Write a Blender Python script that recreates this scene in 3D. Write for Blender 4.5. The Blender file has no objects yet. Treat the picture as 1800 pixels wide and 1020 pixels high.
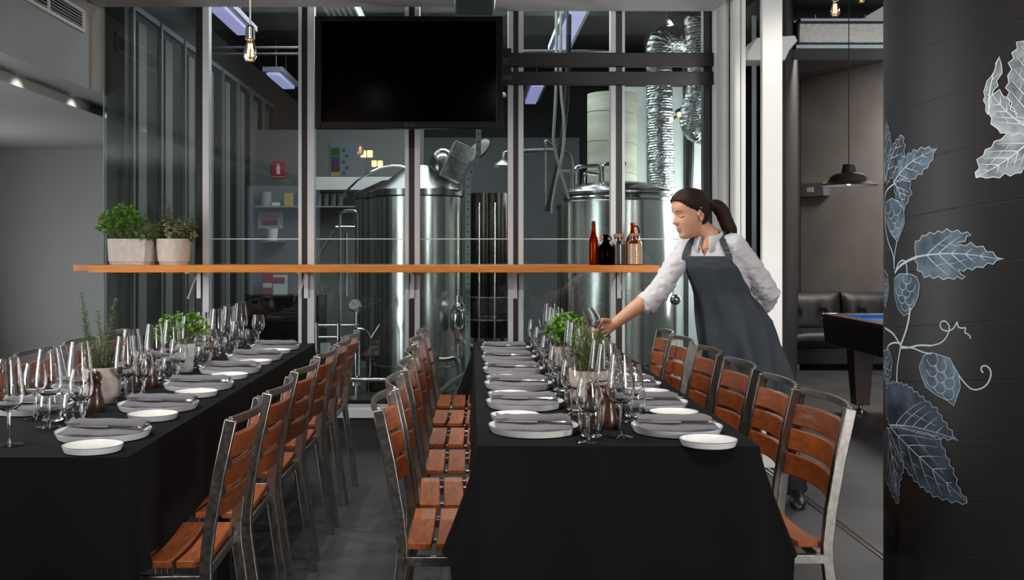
import bpy, bmesh, math, random
from mathutils import Vector, Matrix, noise
from mathutils.geometry import delaunay_2d_cdt
random.seed(7)
PI = math.pi
SC = bpy.context.scene
COL = SC.collection

# ------------------------------------------------------------------ mesh helpers
class MB:
    def __init__(s): s.v = []; s.f = []
    def add(s, vs, fs):
        o = len(s.v); s.v += [tuple(v) for v in vs]; s.f += [tuple(i + o for i in f) for f in fs]; return s
    def box(s, x0, x1, y0, y1, z0, z1):
        vs = [(x0,y0,z0),(x1,y0,z0),(x1,y1,z0),(x0,y1,z0),(x0,y0,z1),(x1,y0,z1),(x1,y1,z1),(x0,y1,z1)]
        return s.add(vs, [(0,3,2,1),(4,5,6,7),(0,1,5,4),(1,2,6,5),(2,3,7,6),(3,0,4,7)])
    def obox(s, c, size, m):
        c = Vector(c); hx, hy, hz = size[0]/2, size[1]/2, size[2]/2
        vs = [c + m @ Vector(p) for p in ((-hx,-hy,-hz),(hx,-hy,-hz),(hx,hy,-hz),(-hx,hy,-hz),(-hx,-hy,hz),(hx,-hy,hz),(hx,hy,hz),(-hx,hy,hz))]
        return s.add(vs, [(0,3,2,1),(4,5,6,7),(0,1,5,4),(1,2,6,5),(2,3,7,6),(3,0,4,7)])
    def tube(s, pts, r, n=10, caps=True, closed=False, flat=1.0):
        pts = [Vector(p) for p in pts]; m = len(pts)
        rs = r if isinstance(r, (list, tuple)) else [r]*m
        up = None; rings = []
        for i, p in enumerate(pts):
            if closed: t = pts[(i+1) % m] - pts[i-1]
            else: t = pts[min(i+1, m-1)] - pts[max(i-1, 0)]
            if t.length < 1e-9: t = Vector((0,0,1))
            t.normalize()
            if up is None:
                a = Vector((0,0,1)) if abs(t.z) < .9 else Vector((1,0,0))
                up = (a - t*a.dot(t)).normalized()
            else:
                up = up - t*up.dot(t)
                if up.length < 1e-6: up = t.orthogonal()
                up.normalize()
            w = t.cross(up)
            rings.append([p + (up*math.cos(2*PI*k/n)*flat + w*math.sin(2*PI*k/n))*rs[i] for k in range(n)])
        vs = [v for g in rings for v in g]; fs = []
        for i in range(m if closed else m-1):
            j = (i+1) % m
            for k in range(n):
                l = (k+1) % n
                fs.append((i*n+k, i*n+l, j*n+l, j*n+k))
        if caps and not closed:
            fs.append(tuple(reversed(range(n)))); fs.append(tuple((m-1)*n+k for k in range(n)))
        return s.add(vs, fs)
    def cyl(s, p0, p1, r0, r1=None, n=16): return s.tube([p0, p1], [r0, r0 if r1 is None else r1], n)
    def capsule(s, pts, rs, n=12):
        pts = [Vector(p) for p in pts]; rs = list(rs) if isinstance(rs, (list, tuple)) else [rs]*len(pts)
        d0 = (pts[0]-pts[1]).normalized(); d1 = (pts[-1]-pts[-2]).normalized()
        A = [pts[0]+d0*rs[0]*c for c in (.97,.75,.4)]; ra = [rs[0]*c for c in (.2,.65,.92)]
        B = [pts[-1]+d1*rs[-1]*c for c in (.4,.75,.97)]; rb = [rs[-1]*c for c in (.92,.65,.2)]
        return s.tube(A+pts+B, ra+rs+rb, n)
    def lathe(s, prof, n=24, c=(0,0,0)):
        vs = []; ids = []; cx, cy, cz = c
        for r, z in prof:
            if r < 1e-6: ids.append([len(vs)]); vs.append((cx, cy, cz+z))
            else:
                ids.append(list(range(len(vs), len(vs)+n)))
                vs += [(cx+r*math.cos(2*PI*k/n), cy+r*math.sin(2*PI*k/n), cz+z) for k in range(n)]
        fs = []
        for a, b in zip(ids[:-1], ids[1:]):
            if len(a) == 1 and len(b) == 1: continue
            for k in range(n):
                l = (k+1) % n
                if len(a) == 1: fs.append((a[0], b[l], b[k]))
                elif len(b) == 1: fs.append((a[k], a[l], b[0]))
                else: fs.append((a[k], a[l], b[l], b[k]))
        return s.add(vs, fs)
    def bar(s, pts, w, h, side):
        # rectangular section swept along pts; w is along the vector side
        pts = [Vector(p) for p in pts]; side = Vector(side).normalized(); m = len(pts); vs = []; fs = []
        for i, p in enumerate(pts):
            t = (pts[min(i+1,m-1)] - pts[max(i-1,0)]).normalized()
            sd = (side - t*side.dot(t)).normalized(); nn = t.cross(sd)
            vs += [p + sd*a*w/2 + nn*b*h/2 for a, b in ((-1,-1),(1,-1),(1,1),(-1,1))]
        for i in range(m-1):
            for k in range(4):
                l = (k+1) % 4; fs.append((i*4+k, i*4+l, i*4+4+l, i*4+4+k))
        fs.append((3,2,1,0)); fs.append(tuple((m-1)*4+k for k in range(4)))
        return s.add(vs, fs)
    def loft(s, rings, caps=True, wrap=True):
        n = len(rings[0]); vs = [v for g in rings for v in g]; fs = []
        for i in range(len(rings)-1):
            for k in range(n if wrap else n-1):
                l = (k+1) % n; fs.append((i*n+k, i*n+l, (i+1)*n+l, (i+1)*n+k))
        if caps and wrap:
            fs.append(tuple(reversed(range(n)))); fs.append(tuple((len(rings)-1)*n+k for k in range(n)))
        return s.add(vs, fs)
    def prism(s, poly, y0, y1):      # poly in x,z ; extruded along y
        n = len(poly); vs = [(x,y0,z) for x,z in poly] + [(x,y1,z) for x,z in poly]
        fs = [tuple(range(n)), tuple(reversed(range(n, 2*n)))]
        for k in range(n): l = (k+1) % n; fs.append((l, k, n+k, n+l))
        return s.add(vs, fs)
    def ell(s, c, r, n=16, m=None):
        c = Vector(c); m = m or Matrix.Identity(3); k = n//2; vs = []; rings = []
        for i in range(k+1):
            a = PI*i/k
            rings.append([(math.sin(a)*math.cos(2*PI*j/n), math.sin(a)*math.sin(2*PI*j/n), math.cos(a)) for j in range(n)] if 0 < i < k else [(0,0,math.cos(a))])
        ids = []
        for g in rings:
            ids.append(list(range(len(vs), len(vs)+len(g))))
            vs += [c + m @ Vector((p[0]*r[0], p[1]*r[1], p[2]*r[2])) for p in g]
        fs = []
        for a, b in zip(ids[:-1], ids[1:]):
            for j in range(n):
                l = (j+1) % n
                if len(a) == 1: fs.append((a[0], b[j], b[l]))
                elif len(b) == 1: fs.append((a[j], b[0], a[l]))
                else: fs.append((a[j], b[j], b[l], a[l]))
        return s.add(vs, fs)

def mesh_of(name, mb, off=None):
    me = bpy.data.meshes.new(name)
    vs = mb.v if off is None else [(v[0]-off[0], v[1]-off[1], v[2]-off[2]) for v in mb.v]
    me.from_pydata(vs, [], mb.f); me.update(); return me

def obj(name, mb, m, parent=None, bev=0, sm=35, label=None, w=False, fix=False):
    """one mesh object; w: the numbers are world coordinates although the object hangs under a parent"""
    off = parent.location if (w and parent is not None) else None
    if w and parent is not None and parent.parent is not None: off = parent.parent.location + parent.location
    me = mesh_of(name, mb, off)
    if fix:
        b = bmesh.new(); b.from_mesh(me); bmesh.ops.recalc_face_normals(b, faces=b.faces[:]); b.to_mesh(me); b.free()
    o = bpy.data.objects.new(name, me); COL.objects.link(o)
    for q in (m if isinstance(m, (list, tuple)) else [m]): me.materials.append(q)
    if sm:
        me.polygons.foreach_set('use_smooth', [True]*len(me.polygons))
        me.set_sharp_from_angle(angle=math.radians(sm))
    if parent is not None: o.parent = parent
    if bev:
        b = o.modifiers.new('bevel', 'BEVEL'); b.width = bev; b.segments = 2; b.limit_method = 'ANGLE'; b.angle_limit = math.radians(40)
    if label: o['label'] = label
    return o

def tag(o, label, cat, group=None, kind=None):
    o['label'] = label; o['category'] = cat
    if group: o['group'] = group
    if kind: o['kind'] = kind
    return o

def thing(name, label, cat, loc=(0,0,0), rz=0, group=None):
    o = bpy.data.objects.new(name, None); COL.objects.link(o)
    o.empty_display_size = .05; o.location = loc; o.rotation_euler = (0,0,rz)
    return tag(o, label, cat, group)

def struct(name, mb, m, bev=0, sm=35, parent=None):
    o = obj(name, mb, m, parent, bev, sm)
    if parent is None: o['kind'] = 'structure'
    return o

def dup(root, loc=None, rz=None, label=None, group=None):
    r = root.copy(); COL.objects.link(r)
    if loc is not None: r.location = loc
    if rz is not None: r.rotation_euler = (0,0,rz)
    if label: r['label'] = label
    if group: r['group'] = group
    for ch in list(root.children):
        c = ch.copy(); COL.objects.link(c); c.parent = r
        for g in list(ch.children):
            d = g.copy(); COL.objects.link(d); d.parent = c
    return r

# ------------------------------------------------------------------ materials
def M(name, col, rough=.5, metal=0., var=0., scale=20., bump=0., stretch=(1,1,1), spec=.5, coat=0., emis=None, es=0., rnd=0., rvar=0., sheen=0., trans=0., bscale=None):
    m = bpy.data.materials.new(name); m.use_nodes = True
    nt = m.node_tree; p = nt.nodes['Principled BSDF']; L = nt.links.new
    p.inputs['Base Color'].default_value = (*col, 1); p.inputs['Roughness'].default_value = rough
    p.inputs['Metallic'].default_value = metal; p.inputs['Specular IOR Level'].default_value = spec
    p.inputs['Coat Weight'].default_value = coat; p.inputs['Sheen Weight'].default_value = sheen
    p.inputs['Transmission Weight'].default_value = trans
    if emis: p.inputs['Emission Color'].default_value = (*emis, 1); p.inputs['Emission Strength'].default_value = es
    if var or bump or rvar:
        tc = nt.nodes.new('ShaderNodeTexCoord'); mp = nt.nodes.new('ShaderNodeMapping'); mp.inputs['Scale'].default_value = stretch
        nz = nt.nodes.new('ShaderNodeTexNoise'); nz.inputs['Scale'].default_value = scale; nz.inputs['Detail'].default_value = 5
        L(tc.outputs['Object'], mp.inputs[0]); L(mp.outputs[0], nz.inputs['Vector'])
        if var or rnd:
            rp = nt.nodes.new('ShaderNodeMapRange'); rp.inputs['From Min'].default_value = .25; rp.inputs['From Max'].default_value = .75
            rp.inputs['To Min'].default_value = 1-var; rp.inputs['To Max'].default_value = 1+var
            L(nz.outputs['Fac'], rp.inputs['Value']); val = rp.outputs[0]
            if rnd:
                oi = nt.nodes.new('ShaderNodeObjectInfo'); r2 = nt.nodes.new('ShaderNodeMapRange')
                r2.inputs['To Min'].default_value = 1-rnd; r2.inputs['To Max'].default_value = 1+rnd
                L(oi.outputs['Random'], r2.inputs['Value']); mu = nt.nodes.new('ShaderNodeMath'); mu.operation = 'MULTIPLY'
                L(val, mu.inputs[0]); L(r2.outputs[0], mu.inputs[1]); val = mu.outputs[0]
            mx = nt.nodes.new('ShaderNodeVectorMath'); mx.operation = 'SCALE'; mx.inputs[0].default_value = col
            L(val, mx.inputs['Scale']); L(mx.outputs[0], p.inputs['Base Color'])
        if rvar:
            r3 = nt.nodes.new('ShaderNodeMapRange'); r3.inputs['To Min'].default_value = max(0,rough-rvar); r3.inputs['To Max'].default_value = rough+rvar
            L(nz.outputs['Fac'], r3.inputs['Value']); L(r3.outputs[0], p.inputs['Roughness'])
        if bump:
            bm = nt.nodes.new('ShaderNodeBump'); bm.inputs['Strength'].default_value = bump; bm.inputs['Distance'].default_value = .01
            src = nz.outputs['Fac']
            if bscale:
                n2 = nt.nodes.new('ShaderNodeTexNoise'); n2.inputs['Scale'].default_value = bscale; n2.inputs['Detail'].default_value = 4
                L(mp.outputs[0], n2.inputs['Vector']); src = n2.outputs['Fac']
            L(src, bm.inputs['Height']); L(bm.outputs[0], p.inputs['Normal'])
    return m

def pane_mat(name, tint, k=.9, base=.04):
    m = bpy.data.materials.new(name); m.use_nodes = True; nt = m.node_tree; nt.nodes.clear(); L = nt.links.new
    out = nt.nodes.new('ShaderNodeOutputMaterial'); mix = nt.nodes.new('ShaderNodeMixShader')
    tr = nt.nodes.new('ShaderNodeBsdfTransparent'); tr.inputs[0].default_value = (*tint, 1)
    gl = nt.nodes.new('ShaderNodeBsdfGlossy'); gl.inputs['Roughness'].default_value = .0; gl.inputs[0].default_value = (1,1,1,1)
    lw = nt.nodes.new('ShaderNodeLayerWeight'); pw = nt.nodes.new('ShaderNodeMath'); pw.operation = 'POWER'; pw.inputs[1].default_value = 4
    lw.inputs[0].default_value = .5
    ma = nt.nodes.new('ShaderNodeMath'); ma.operation = 'MULTIPLY_ADD'; ma.inputs[1].default_value = k; ma.inputs[2].default_value = base
    L(lw.outputs['Facing'], pw.inputs[0]); L(pw.outputs[0], ma.inputs[0]); L(ma.outputs[0], mix.inputs[0])
    L(tr.outputs[0], mix.inputs[1]); L(gl.outputs[0], mix.inputs[2]); L(mix.outputs[0], out.inputs[0])
    return m

def glass_mat(name, col=(1,1,1), ior=1.45):
    m = bpy.data.materials.new(name); m.use_nodes = True; nt = m.node_tree; nt.nodes.clear()
    out = nt.nodes.new('ShaderNodeOutputMaterial'); g = nt.nodes.new('ShaderNodeBsdfGlass')
    g.inputs['Color'].default_value = (*col, 1); g.inputs['Roughness'].default_value = 0; g.inputs['IOR'].default_value = ior
    nt.links.new(g.outputs[0], out.inputs[0]); return m

def tile_mat(name, c1, c2, mortar, w, h, rough, rot=0.):
    m = bpy.data.materials.new(name); m.use_nodes = True; nt = m.node_tree; p = nt.nodes['Principled BSDF']; L = nt.links.new
    tc = nt.nodes.new('ShaderNodeTexCoord'); mp = nt.nodes.new('ShaderNodeMapping'); mp.inputs['Rotation'].default_value = (0,0,rot)
    br = nt.nodes.new('ShaderNodeTexBrick'); br.inputs['Scale'].default_value = 1
    br.inputs['Brick Width'].default_value = w; br.inputs['Row Height'].default_value = h; br.inputs['Mortar Size'].default_value = .003
    br.inputs['Mortar Smooth'].default_value = .1
    br.inputs['Color1'].default_value = (*c1,1); br.inputs['Color2'].default_value = (*c2,1); br.inputs['Mortar'].default_value = (*mortar,1)
    nz = nt.nodes.new('ShaderNodeTexNoise'); nz.inputs['Scale'].default_value = 3; nz.inputs['Detail'].default_value = 6
    mx = nt.nodes.new('ShaderNodeMix'); mx.data_type = 'RGBA'; mx.blend_type = 'MULTIPLY'; mx.inputs[0].default_value = .5
    L(tc.outputs['Object'], mp.inputs[0]); L(mp.outputs[0], br.inputs['Vector']); L(tc.outputs['Object'], nz.inputs['Vector'])
    rp = nt.nodes.new('ShaderNodeMapRange'); rp.inputs['From Min'].default_value = .3; rp.inputs['From Max'].default_value = .7; rp.inputs['To Min'].default_value = .5; rp.inputs['To Max'].default_value = 1.3
    L(nz.outputs['Fac'], rp.inputs['Value']); L(br.outputs['Color'], mx.inputs[6]); L(rp.outputs[0], mx.inputs[7]); L(mx.outputs[2], p.inputs['Base Color'])
    r2 = nt.nodes.new('ShaderNodeMapRange'); r2.inputs['To Min'].default_value = rough-.08; r2.inputs['To Max'].default_value = rough+.12
    L(nz.outputs['Fac'], r2.inputs['Value']); L(r2.outputs[0], p.inputs['Roughness'])
    bm = nt.nodes.new('ShaderNodeBump'); bm.inputs['Strength'].default_value = .25; bm.inputs['Distance'].default_value = .003; bm.invert = True
    L(br.outputs['Fac'], bm.inputs['Height']); L(bm.outputs[0], p.inputs['Normal'])
    return m

MT = dict(
    cloth=M('black_cloth', (.0034,.0037,.0048), .9, var=.15, scale=300, bump=.08, spec=.18),
    chairwood=M('chair_wood', (.25,.066,.017), .48, var=.42, scale=14, stretch=(6,1,6), rnd=.22, bump=.05, spec=.3, coat=.06),
    backwood=M('back_wood', (.25,.062,.016), .36, var=.38, scale=14, stretch=(6,1,6), rnd=.22, bump=.05, coat=.25),
    steel=M('brushed_steel', (.33,.31,.29), .34, 1, var=.2, scale=60, rvar=.12),
    chrome=M('polished_steel', (.72,.72,.70), .12, 1, rvar=.05, scale=9),
    tank=M('tank_steel', (.62,.62,.59), .2, 1, var=.1, scale=5, rvar=.1, stretch=(1,1,.2)),
    lid=M('lid_steel', (.36,.36,.345), .22, 1, rvar=.08, scale=14),
    galv=M('galvanised', (.30,.31,.30), .45, .8, var=.35, scale=28, rvar=.15),
    darksteel=M('dark_steel', (.09,.08,.07), .3, 1, var=.3, scale=12),
    porcelain=M('porcelain', (.80,.80,.78), .22, spec=.5),
    rim=M('blue_rim', (.06,.10,.22), .3),
    napkin=M('grey_linen', (.150,.147,.168), .9, var=.25, scale=500, bump=.15, sheen=.1),
    millwood=M('dark_wood', (.055,.022,.011), .3, var=.4, scale=30, stretch=(4,4,1), coat=.3),
    shelfwood=M('orange_wood', (.56,.185,.022), .42, var=.25, scale=18, stretch=(.4,6,6), bump=.03),
    concrete=M('pot_concrete', (.52,.45,.40), .85, var=.14, scale=30, bump=.12, bscale=120),
    soil=M('soil', (.02,.014,.01), .95, bump=.5, scale=80),
    parsley=M('parsley_leaf', (.15,.33,.03), .5, var=.45, scale=25, rnd=.05),
    thyme=M('thyme_leaf', (.17,.25,.07), .55, var=.45, scale=25),
    sage=M('sage_leaf', (.24,.25,.12), .65, var=.5, scale=25),
    rosemary=M('rosemary_leaf', (.14,.21,.075), .5, var=.4, scale=30),
    stem=M('green_stem', (.10,.12,.04), .6),
    glass=glass_mat('clear_glass'),
    amber=glass_mat('amber_glass', (.80,.36,.05)),
    darkamber=glass_mat('dark_amber_glass', (.10,.025,.008)),
    cork=M('cork', (.38,.17,.085), .8, var=.3, scale=90, bump=.2),
    grain=M('malt_grain', (.42,.28,.17), .6, coat=.6, var=.5, scale=160, bump=.6),
    beans=M('dark_malt', (.016,.014,.014), .4, coat=1, var=.5, scale=160, bump=.6),
    pane=pane_mat('window_glass', (.80,.84,.84), base=.05),
    edge=M('glass_edge', (.20,.32,.30), .1, spec=.8),
    alu=M('mullion_aluminium', (.62,.62,.635), .4, .15, var=.05, scale=4),
    blackmetal=M('black_metal', (.009,.009,.010), .42),
    tvframe=M('tv_plastic', (.005,.005,.006), .4, spec=.25),
    screen=M('tv_screen', (.0008,.0008,.0009), .12, spec=.03),
    logo=M('logo_grey', (.10,.10,.10), .4),
    wallgrey=M('wall_paint', (.40,.41,.395), .7, var=.05, scale=1.5, bump=.02),
    bulkhead=M('bulkhead_board', (.33,.33,.33), .5, var=.06, scale=2),
    soffit=M('soffit_paint', (.60,.59,.60), .6),
    soffitw=M('white_paint', (.86,.855,.86), .5, var=.04, scale=2),
    whiteframe=M('white_frame', (.84,.845,.83), .45, var=.05, scale=3),
    blackwall=M('black_paint', (.012,.012,.013), .6),
    brewwall=M('brewery_wall', (.10,.105,.11), .6, var=.1, scale=2),
    coldwall=M('cold_panel', (.58,.61,.60), .4, var=.04, scale=2),
    pinkwall=M('brown_concrete', (.34,.30,.275), .85, var=.16, scale=2.2, bump=.05, bscale=20),
    ceilconc=M('slab_concrete', (.30,.295,.285), .8, var=.2, scale=2.5),
    floor=tile_mat('slate_tiles', (.034,.036,.040), (.028,.030,.034), (.012,.012,.013), .6, .3, .5),
    brewfloor=M('wet_floor', (.03,.028,.024), .18, var=.3, scale=3),
    leather=M('black_leather', (.009,.009,.010), .42, spec=.35, bump=.15, scale=180),
    felt=M('blue_felt', (.025,.20,.62), .85, bump=.05, scale=300),
    cushion=M('blue_cushion', (.02,.15,.55), .8),
    poolwood=M('pool_wood', (.055,.020,.020), .3, var=.3, scale=12, stretch=(1,.2,3), coat=.3),
    rail=M('pool_rail', (.16,.05,.05), .28, var=.3, scale=12, coat=.4),
    white=M('white_plastic', (.75,.75,.74), .4),
    grey=M('grey_plastic', (.32,.33,.34), .5),
    lampgrey=M('lamp_enamel', (.030,.029,.028), .6, spec=.3),
    lampwhite=M('lamp_inner', (.85,.82,.78), .4),
    bulbglow=M('lamp_glow', (1,1,1), .4, emis=(1,.9,.78), es=8),
    filament=M('filament', (1,.6,.3), .4, emis=(1,.50,.16), es=60),
    halo=M('bulb_core', (1,.6,.3), .4, emis=(1,.50,.20), es=22),
    tubelight=M('tube_glow', (.8,.8,1), .4, emis=(.52,.50,.95), es=.55),
    batten=M('batten_body', (.45,.47,.55), .4),
    red=M('red_sign', (.42,.02,.025), .5),
    redpaint=M('red_carton', (.28,.02,.02), .6),
    yellow=M('yellow_tin', (.55,.36,.06), .5),
    cable=M('grey_cable', (.40,.44,.43), .5),
    blackcable=M('black_cable', (.01,.01,.01), .5),
    foil=M('foil', (.62,.63,.64), .17, 1, bump=1.0, scale=38, stretch=(1,1,1.6), rvar=.08),
    lagging=M('pipe_lagging', (.42,.42,.34), .7, var=.2, scale=3, stretch=(.6,.6,5), bump=.1),
    skin=M('skin', (.60,.31,.20), .5, var=.06, scale=40, spec=.4),
    lips=M('lips', (.46,.17,.135), .4),
    brow=M('brow_hair', (.075,.035,.02), .8),
    hair=M('brown_hair', (.020,.0075,.0035), .55, var=.5, scale=30, stretch=(1,6,6), bump=.5, spec=.25),
    shirt=M('white_shirt', (.60,.585,.62), .85, var=.05, scale=120, sheen=.1),
    apron=M('grey_apron', (.036,.044,.058), .8, var=.2, scale=200, bump=.08),
    trousers=M('black_trousers', (.006,.006,.007), .8),
    shoe=M('black_shoe', (.006,.006,.006), .4),
    nail=M('nail', (.70,.45,.40), .3),
    tooth=M('teeth', (.8,.78,.74), .3),
    amberbead=M('amber_bead', (.70,.32,.02), .25),
    paper=M('paper', (.62,.62,.60), .8),
    inkgreen=M('print_green', (.02,.09,.02), .8), inkviolet=M('print_violet', (.05,.03,.10), .8),
    inkred=M('print_maroon', (.10,.02,.04), .8), inkyellow=M('print_yellow', (.30,.28,.06), .8), inkgrey=M('print_grey', (.16,.18,.2), .8),
    inkblue=M('print_blue', (.04,.06,.13), .8),
    vein=M('mural_white', (.50,.60,.66), .6), 
    rubber=M('rubber', (.01,.01,.01), .7),
)
def mural_mat(name, a, b):
    m = bpy.data.materials.new(name); m.use_nodes = True; nt = m.node_tree; p = nt.nodes['Principled BSDF']; L = nt.links.new
    tc = nt.nodes.new('ShaderNodeTexCoord'); nz = nt.nodes.new('ShaderNodeTexNoise'); nz.inputs['Scale'].default_value = 16; nz.inputs['Detail'].default_value = 6
    rp = nt.nodes.new('ShaderNodeValToRGB'); rp.color_ramp.elements[0].position = .38; rp.color_ramp.elements[1].position = .66
    rp.color_ramp.elements[0].color = (*a,1); rp.color_ramp.elements[1].color = (*b,1)
    L(tc.outputs['Object'], nz.inputs['Vector']); L(nz.outputs['Fac'], rp.inputs[0]); L(rp.outputs[0], p.inputs['Base Color']); p.inputs['Roughness'].default_value = .6
    return m
MT['leafblue'] = mural_mat('mural_blue', (.03,.05,.075), (.14,.21,.29))
MT['leafdark'] = mural_mat('mural_dark_blue', (.014,.022,.036), (.06,.095,.145))
MT['leafpale'] = mural_mat('mural_pale', (.13,.17,.20), (.56,.63,.68))
MT['veinpale'] = M('mural_bright_white', (.85,.90,.92), .6)

def column_mat():
    m = bpy.data.materials.new('black_column_paint'); m.use_nodes = True; nt = m.node_tree; p = nt.nodes['Principled BSDF']; L = nt.links.new
    N = nt.nodes.new
    tc = N('ShaderNodeTexCoord'); sp = N('ShaderNodeSeparateXYZ'); L(tc.outputs['Object'], sp.inputs[0])
    at = N('ShaderNodeMath'); at.operation = 'ARCTAN2'; L(sp.outputs['Y'], at.inputs[0]); L(sp.outputs['X'], at.inputs[1])
    k = N('ShaderNodeMath'); k.operation = 'MULTIPLY'; k.inputs[1].default_value = -2/(2*PI); L(at.outputs[0], k.inputs[0])
    z = N('ShaderNodeMath'); z.operation = 'MULTIPLY_ADD'; z.inputs[1].default_value = 1/.152; L(sp.outputs['Z'], z.inputs[0]); L(k.outputs[0], z.inputs[2])
    fr = N('ShaderNodeMath'); fr.operation = 'PINGPONG'; fr.inputs[1].default_value = .5; L(z.outputs[0], fr.inputs[0])
    ms = N('ShaderNodeMapRange'); ms.inputs['From Min'].default_value = 0; ms.inputs['From Max'].default_value = .014; L(fr.outputs[0], ms.inputs['Value'])
    nz = N('ShaderNodeTexNoise'); nz.inputs['Scale'].default_value = 26; nz.inputs['Detail'].default_value = 8; L(tc.outputs['Object'], nz.inputs['Vector'])
    ad = N('ShaderNodeMath'); ad.operation = 'MULTIPLY_ADD'; ad.inputs[1].default_value = .22; L(nz.outputs['Fac'], ad.inputs[0]); L(ms.outputs[0], ad.inputs[2])
    bm = N('ShaderNodeBump'); bm.inputs['Strength'].default_value = .28; bm.inputs['Distance'].default_value = .003; L(ad.outputs[0], bm.inputs['Height']); L(bm.outputs[0], p.inputs['Normal'])
    p.inputs['Base Color'].default_value = (.011,.0107,.011,1); p.inputs['Roughness'].default_value = .55
    return m
MT['column'] = column_mat()

# ------------------------------------------------------------------ camera (picture 1800x1020, eye at 1.29 m)
F, CX, CY, EYE = 1850., 827., 438., 1.29
cam = bpy.data.cameras.new('camera'); co = bpy.data.objects.new('camera', cam); COL.objects.link(co); SC.camera = co
cam.lens = 37; cam.sensor_width = 36; cam.sensor_fit = 'HORIZONTAL'
cam.shift_x = 73/1800; cam.shift_y = -72/1800
co.location = (0,0,EYE); co.rotation_euler = (PI/2,0,0); cam.clip_start = .05; cam.clip_end = 60
def at(px, py, D): return Vector(((px-CX)*D/F, D, EYE+(CY-py)*D/F))
# ------------------------------------------------------------------ the setting
GY = 6.9                                   # plane of the glazed brewery front
struct('floor', MB().box(-5,7.5,-4.6,14.5,-.12,0), MT['floor'])
struct('floor', MB().box(-2.3,2.2,7.02,12.6,0,.02), MT['brewfloor'])
struct('ceiling', MB().box(-5,7.5,-4.6,7.0,3.35,3.5), MT['blackwall'])
struct('ceiling', MB().box(-2.4,3.5,7.0,12.7,3.35,3.5), MT['blackwall'])
struct('ceiling', MB().box(1.7,7.5,7.0,14.5,3.5,3.65), MT['ceilconc'])
struct('wall_left', MB().box(-5,-4.6,-4.6,10.2,0,3.35), MT['wallgrey'])
lw = struct('window_9', MB().box(-4.6,-4.585,1.2,6.0,.55,2.15), MT['alu'])  # added out of view to house the left-hand light; its pane glows
obj('window_pane', MB().box(-4.585,-4.58,1.3,5.9,.65,2.05), M('added_window_glow',(.6,.65,.7),.3,emis=(.9,.95,1),es=.6), lw)
struct('wall_alcove', MB().box(-4.6,-2.42,10.1,10.3,0,3.35), MT['wallgrey'])
struct('wall_right', MB().box(7.2,7.5,-4.6,14.5,0,3.6), MT['pinkwall'])
# street wall behind the eye with two big openings
fr = MB()
for b in ((-5,-3.9,0,3.35),(-2.6,4.4,0,3.35),(6.95,7.5,0,3.35)): fr.box(b[0],b[1],-4.6,-4.4,b[2],b[3])
for b in ((-3.9,-2.6,0,.5),(-3.9,-2.6,2.4,3.35),(4.4,6.95,0,.5),(4.4,6.95,3.1,3.35)): fr.box(b[0],b[1],-4.6,-4.4,b[2],b[3])
struct('wall_front', fr, MT['blackwall'])
# bulkhead over the alcove
struct('trim_1', MB().box(-2.67,-2.43,-2,9.5,2.31,3.35), MT['bulkhead'])
struct('ceiling', MB().box(-4.6,-2.67,-2,10.1,2.25,3.35), MT['wallgrey'])
struct('trim_2', MB().box(-2.43,-2.415,6.72,6.9,2.31,3.35), MT['pinkwall'])
# soffits in front of the glass
struct('trim_3', MB().box(-2.41,-.1,6.25,6.82,2.86,3.35), MT['soffit'])
struct('trim_4', MB().box(.155,1.57,6.2,6.83,2.835,3.35), MT['soffitw'])
# brewery shell
struct('wall_back', MB().box(-2.4,3.8,12.6,12.8,0,3.35), MT['blackwall'])
struct('wall_back_panel', MB().box(-.6,1.3,12.55,12.6,.02,2.62), M('brewery_panel',(.20,.21,.22),.6,var=.1,scale=2))
struct('wall_brewery', MB().box(-2.42,-2.3,7.0,12.6,0,3.35), MT['blackwall'])
dv = MB(); a, b = Vector((1.95,7.05,0)), Vector((4.2,13.9,0)); n = Vector((.15,-.05,0))
dv.add([a,b,b+n,a+n]+[p+Vector((0,0,3.5)) for p in (a,b,b+n,a+n)], [(0,3,2,1),(4,5,6,7),(0,1,5,4),(1,2,6,5),(2,3,7,6),(3,0,4,7)])
struct('wall_dividing', dv, MT['blackwall'])
pv = MB(); a, b = Vector((1.97,7.25,0)), Vector((3.2,11.0,0)); n = Vector((-.03,.01,0))
pv.add([a,b,b+n,a+n]+[p+Vector((0,0,2.9)) for p in (a,b,b+n,a+n)], [(0,3,2,1),(4,5,6,7),(0,1,5,4),(1,2,6,5),(2,3,7,6),(3,0,4,7)])
struct('wall_lining', pv, MT['coldwall'])
lr = Matrix.Rotation(math.atan2(3.75,1.23),3,'Z'); lc = Vector((2.585,9.2,1.55)); ln = Vector((-.95,.312,0)); lt = Vector((.312,.95,0))
wf = MB()
for s in (-1,1): wf.obox(lc+lt*s*.58+ln*.02,(.08,.05,2.3),lr).obox(lc+Vector((0,0,s*1.12))+ln*.02,(1.24,.05,.08),lr)
struct('window_8', wf, MT['alu'])  # frame added around the brewery fill light on the lining
w = struct('wall_panel', MB().box(1.42,2.5,10.3,10.36,.02,2.88), MT['coldwall'])
obj('joint', MB().box(1.735,1.755,10.285,10.3,.02,2.88).box(2.09,2.13,10.28,10.3,.02,2.88).box(2.30,2.33,10.28,10.3,.02,2.88), MT['blackwall'], w)
# row of windows along the brewery side wall
for i in range(8):
    y = 7.13 + .645*i
    f = MB().box(-2.3,-2.275,y-.02,y+.02,.1,2.96)
    f.box(-2.3,-2.28,y+.02,y+.6,2.92,2.96)
    o = struct('window_%d' % (i+10), f, M('row_frame',(.24,.25,.255),.45,.3))
    obj('blind', MB().box(-2.298,-2.285,y+.12,y+.30,.3,2.86), M('blind_cloth',(.17,.18,.17),.8), o)
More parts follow.
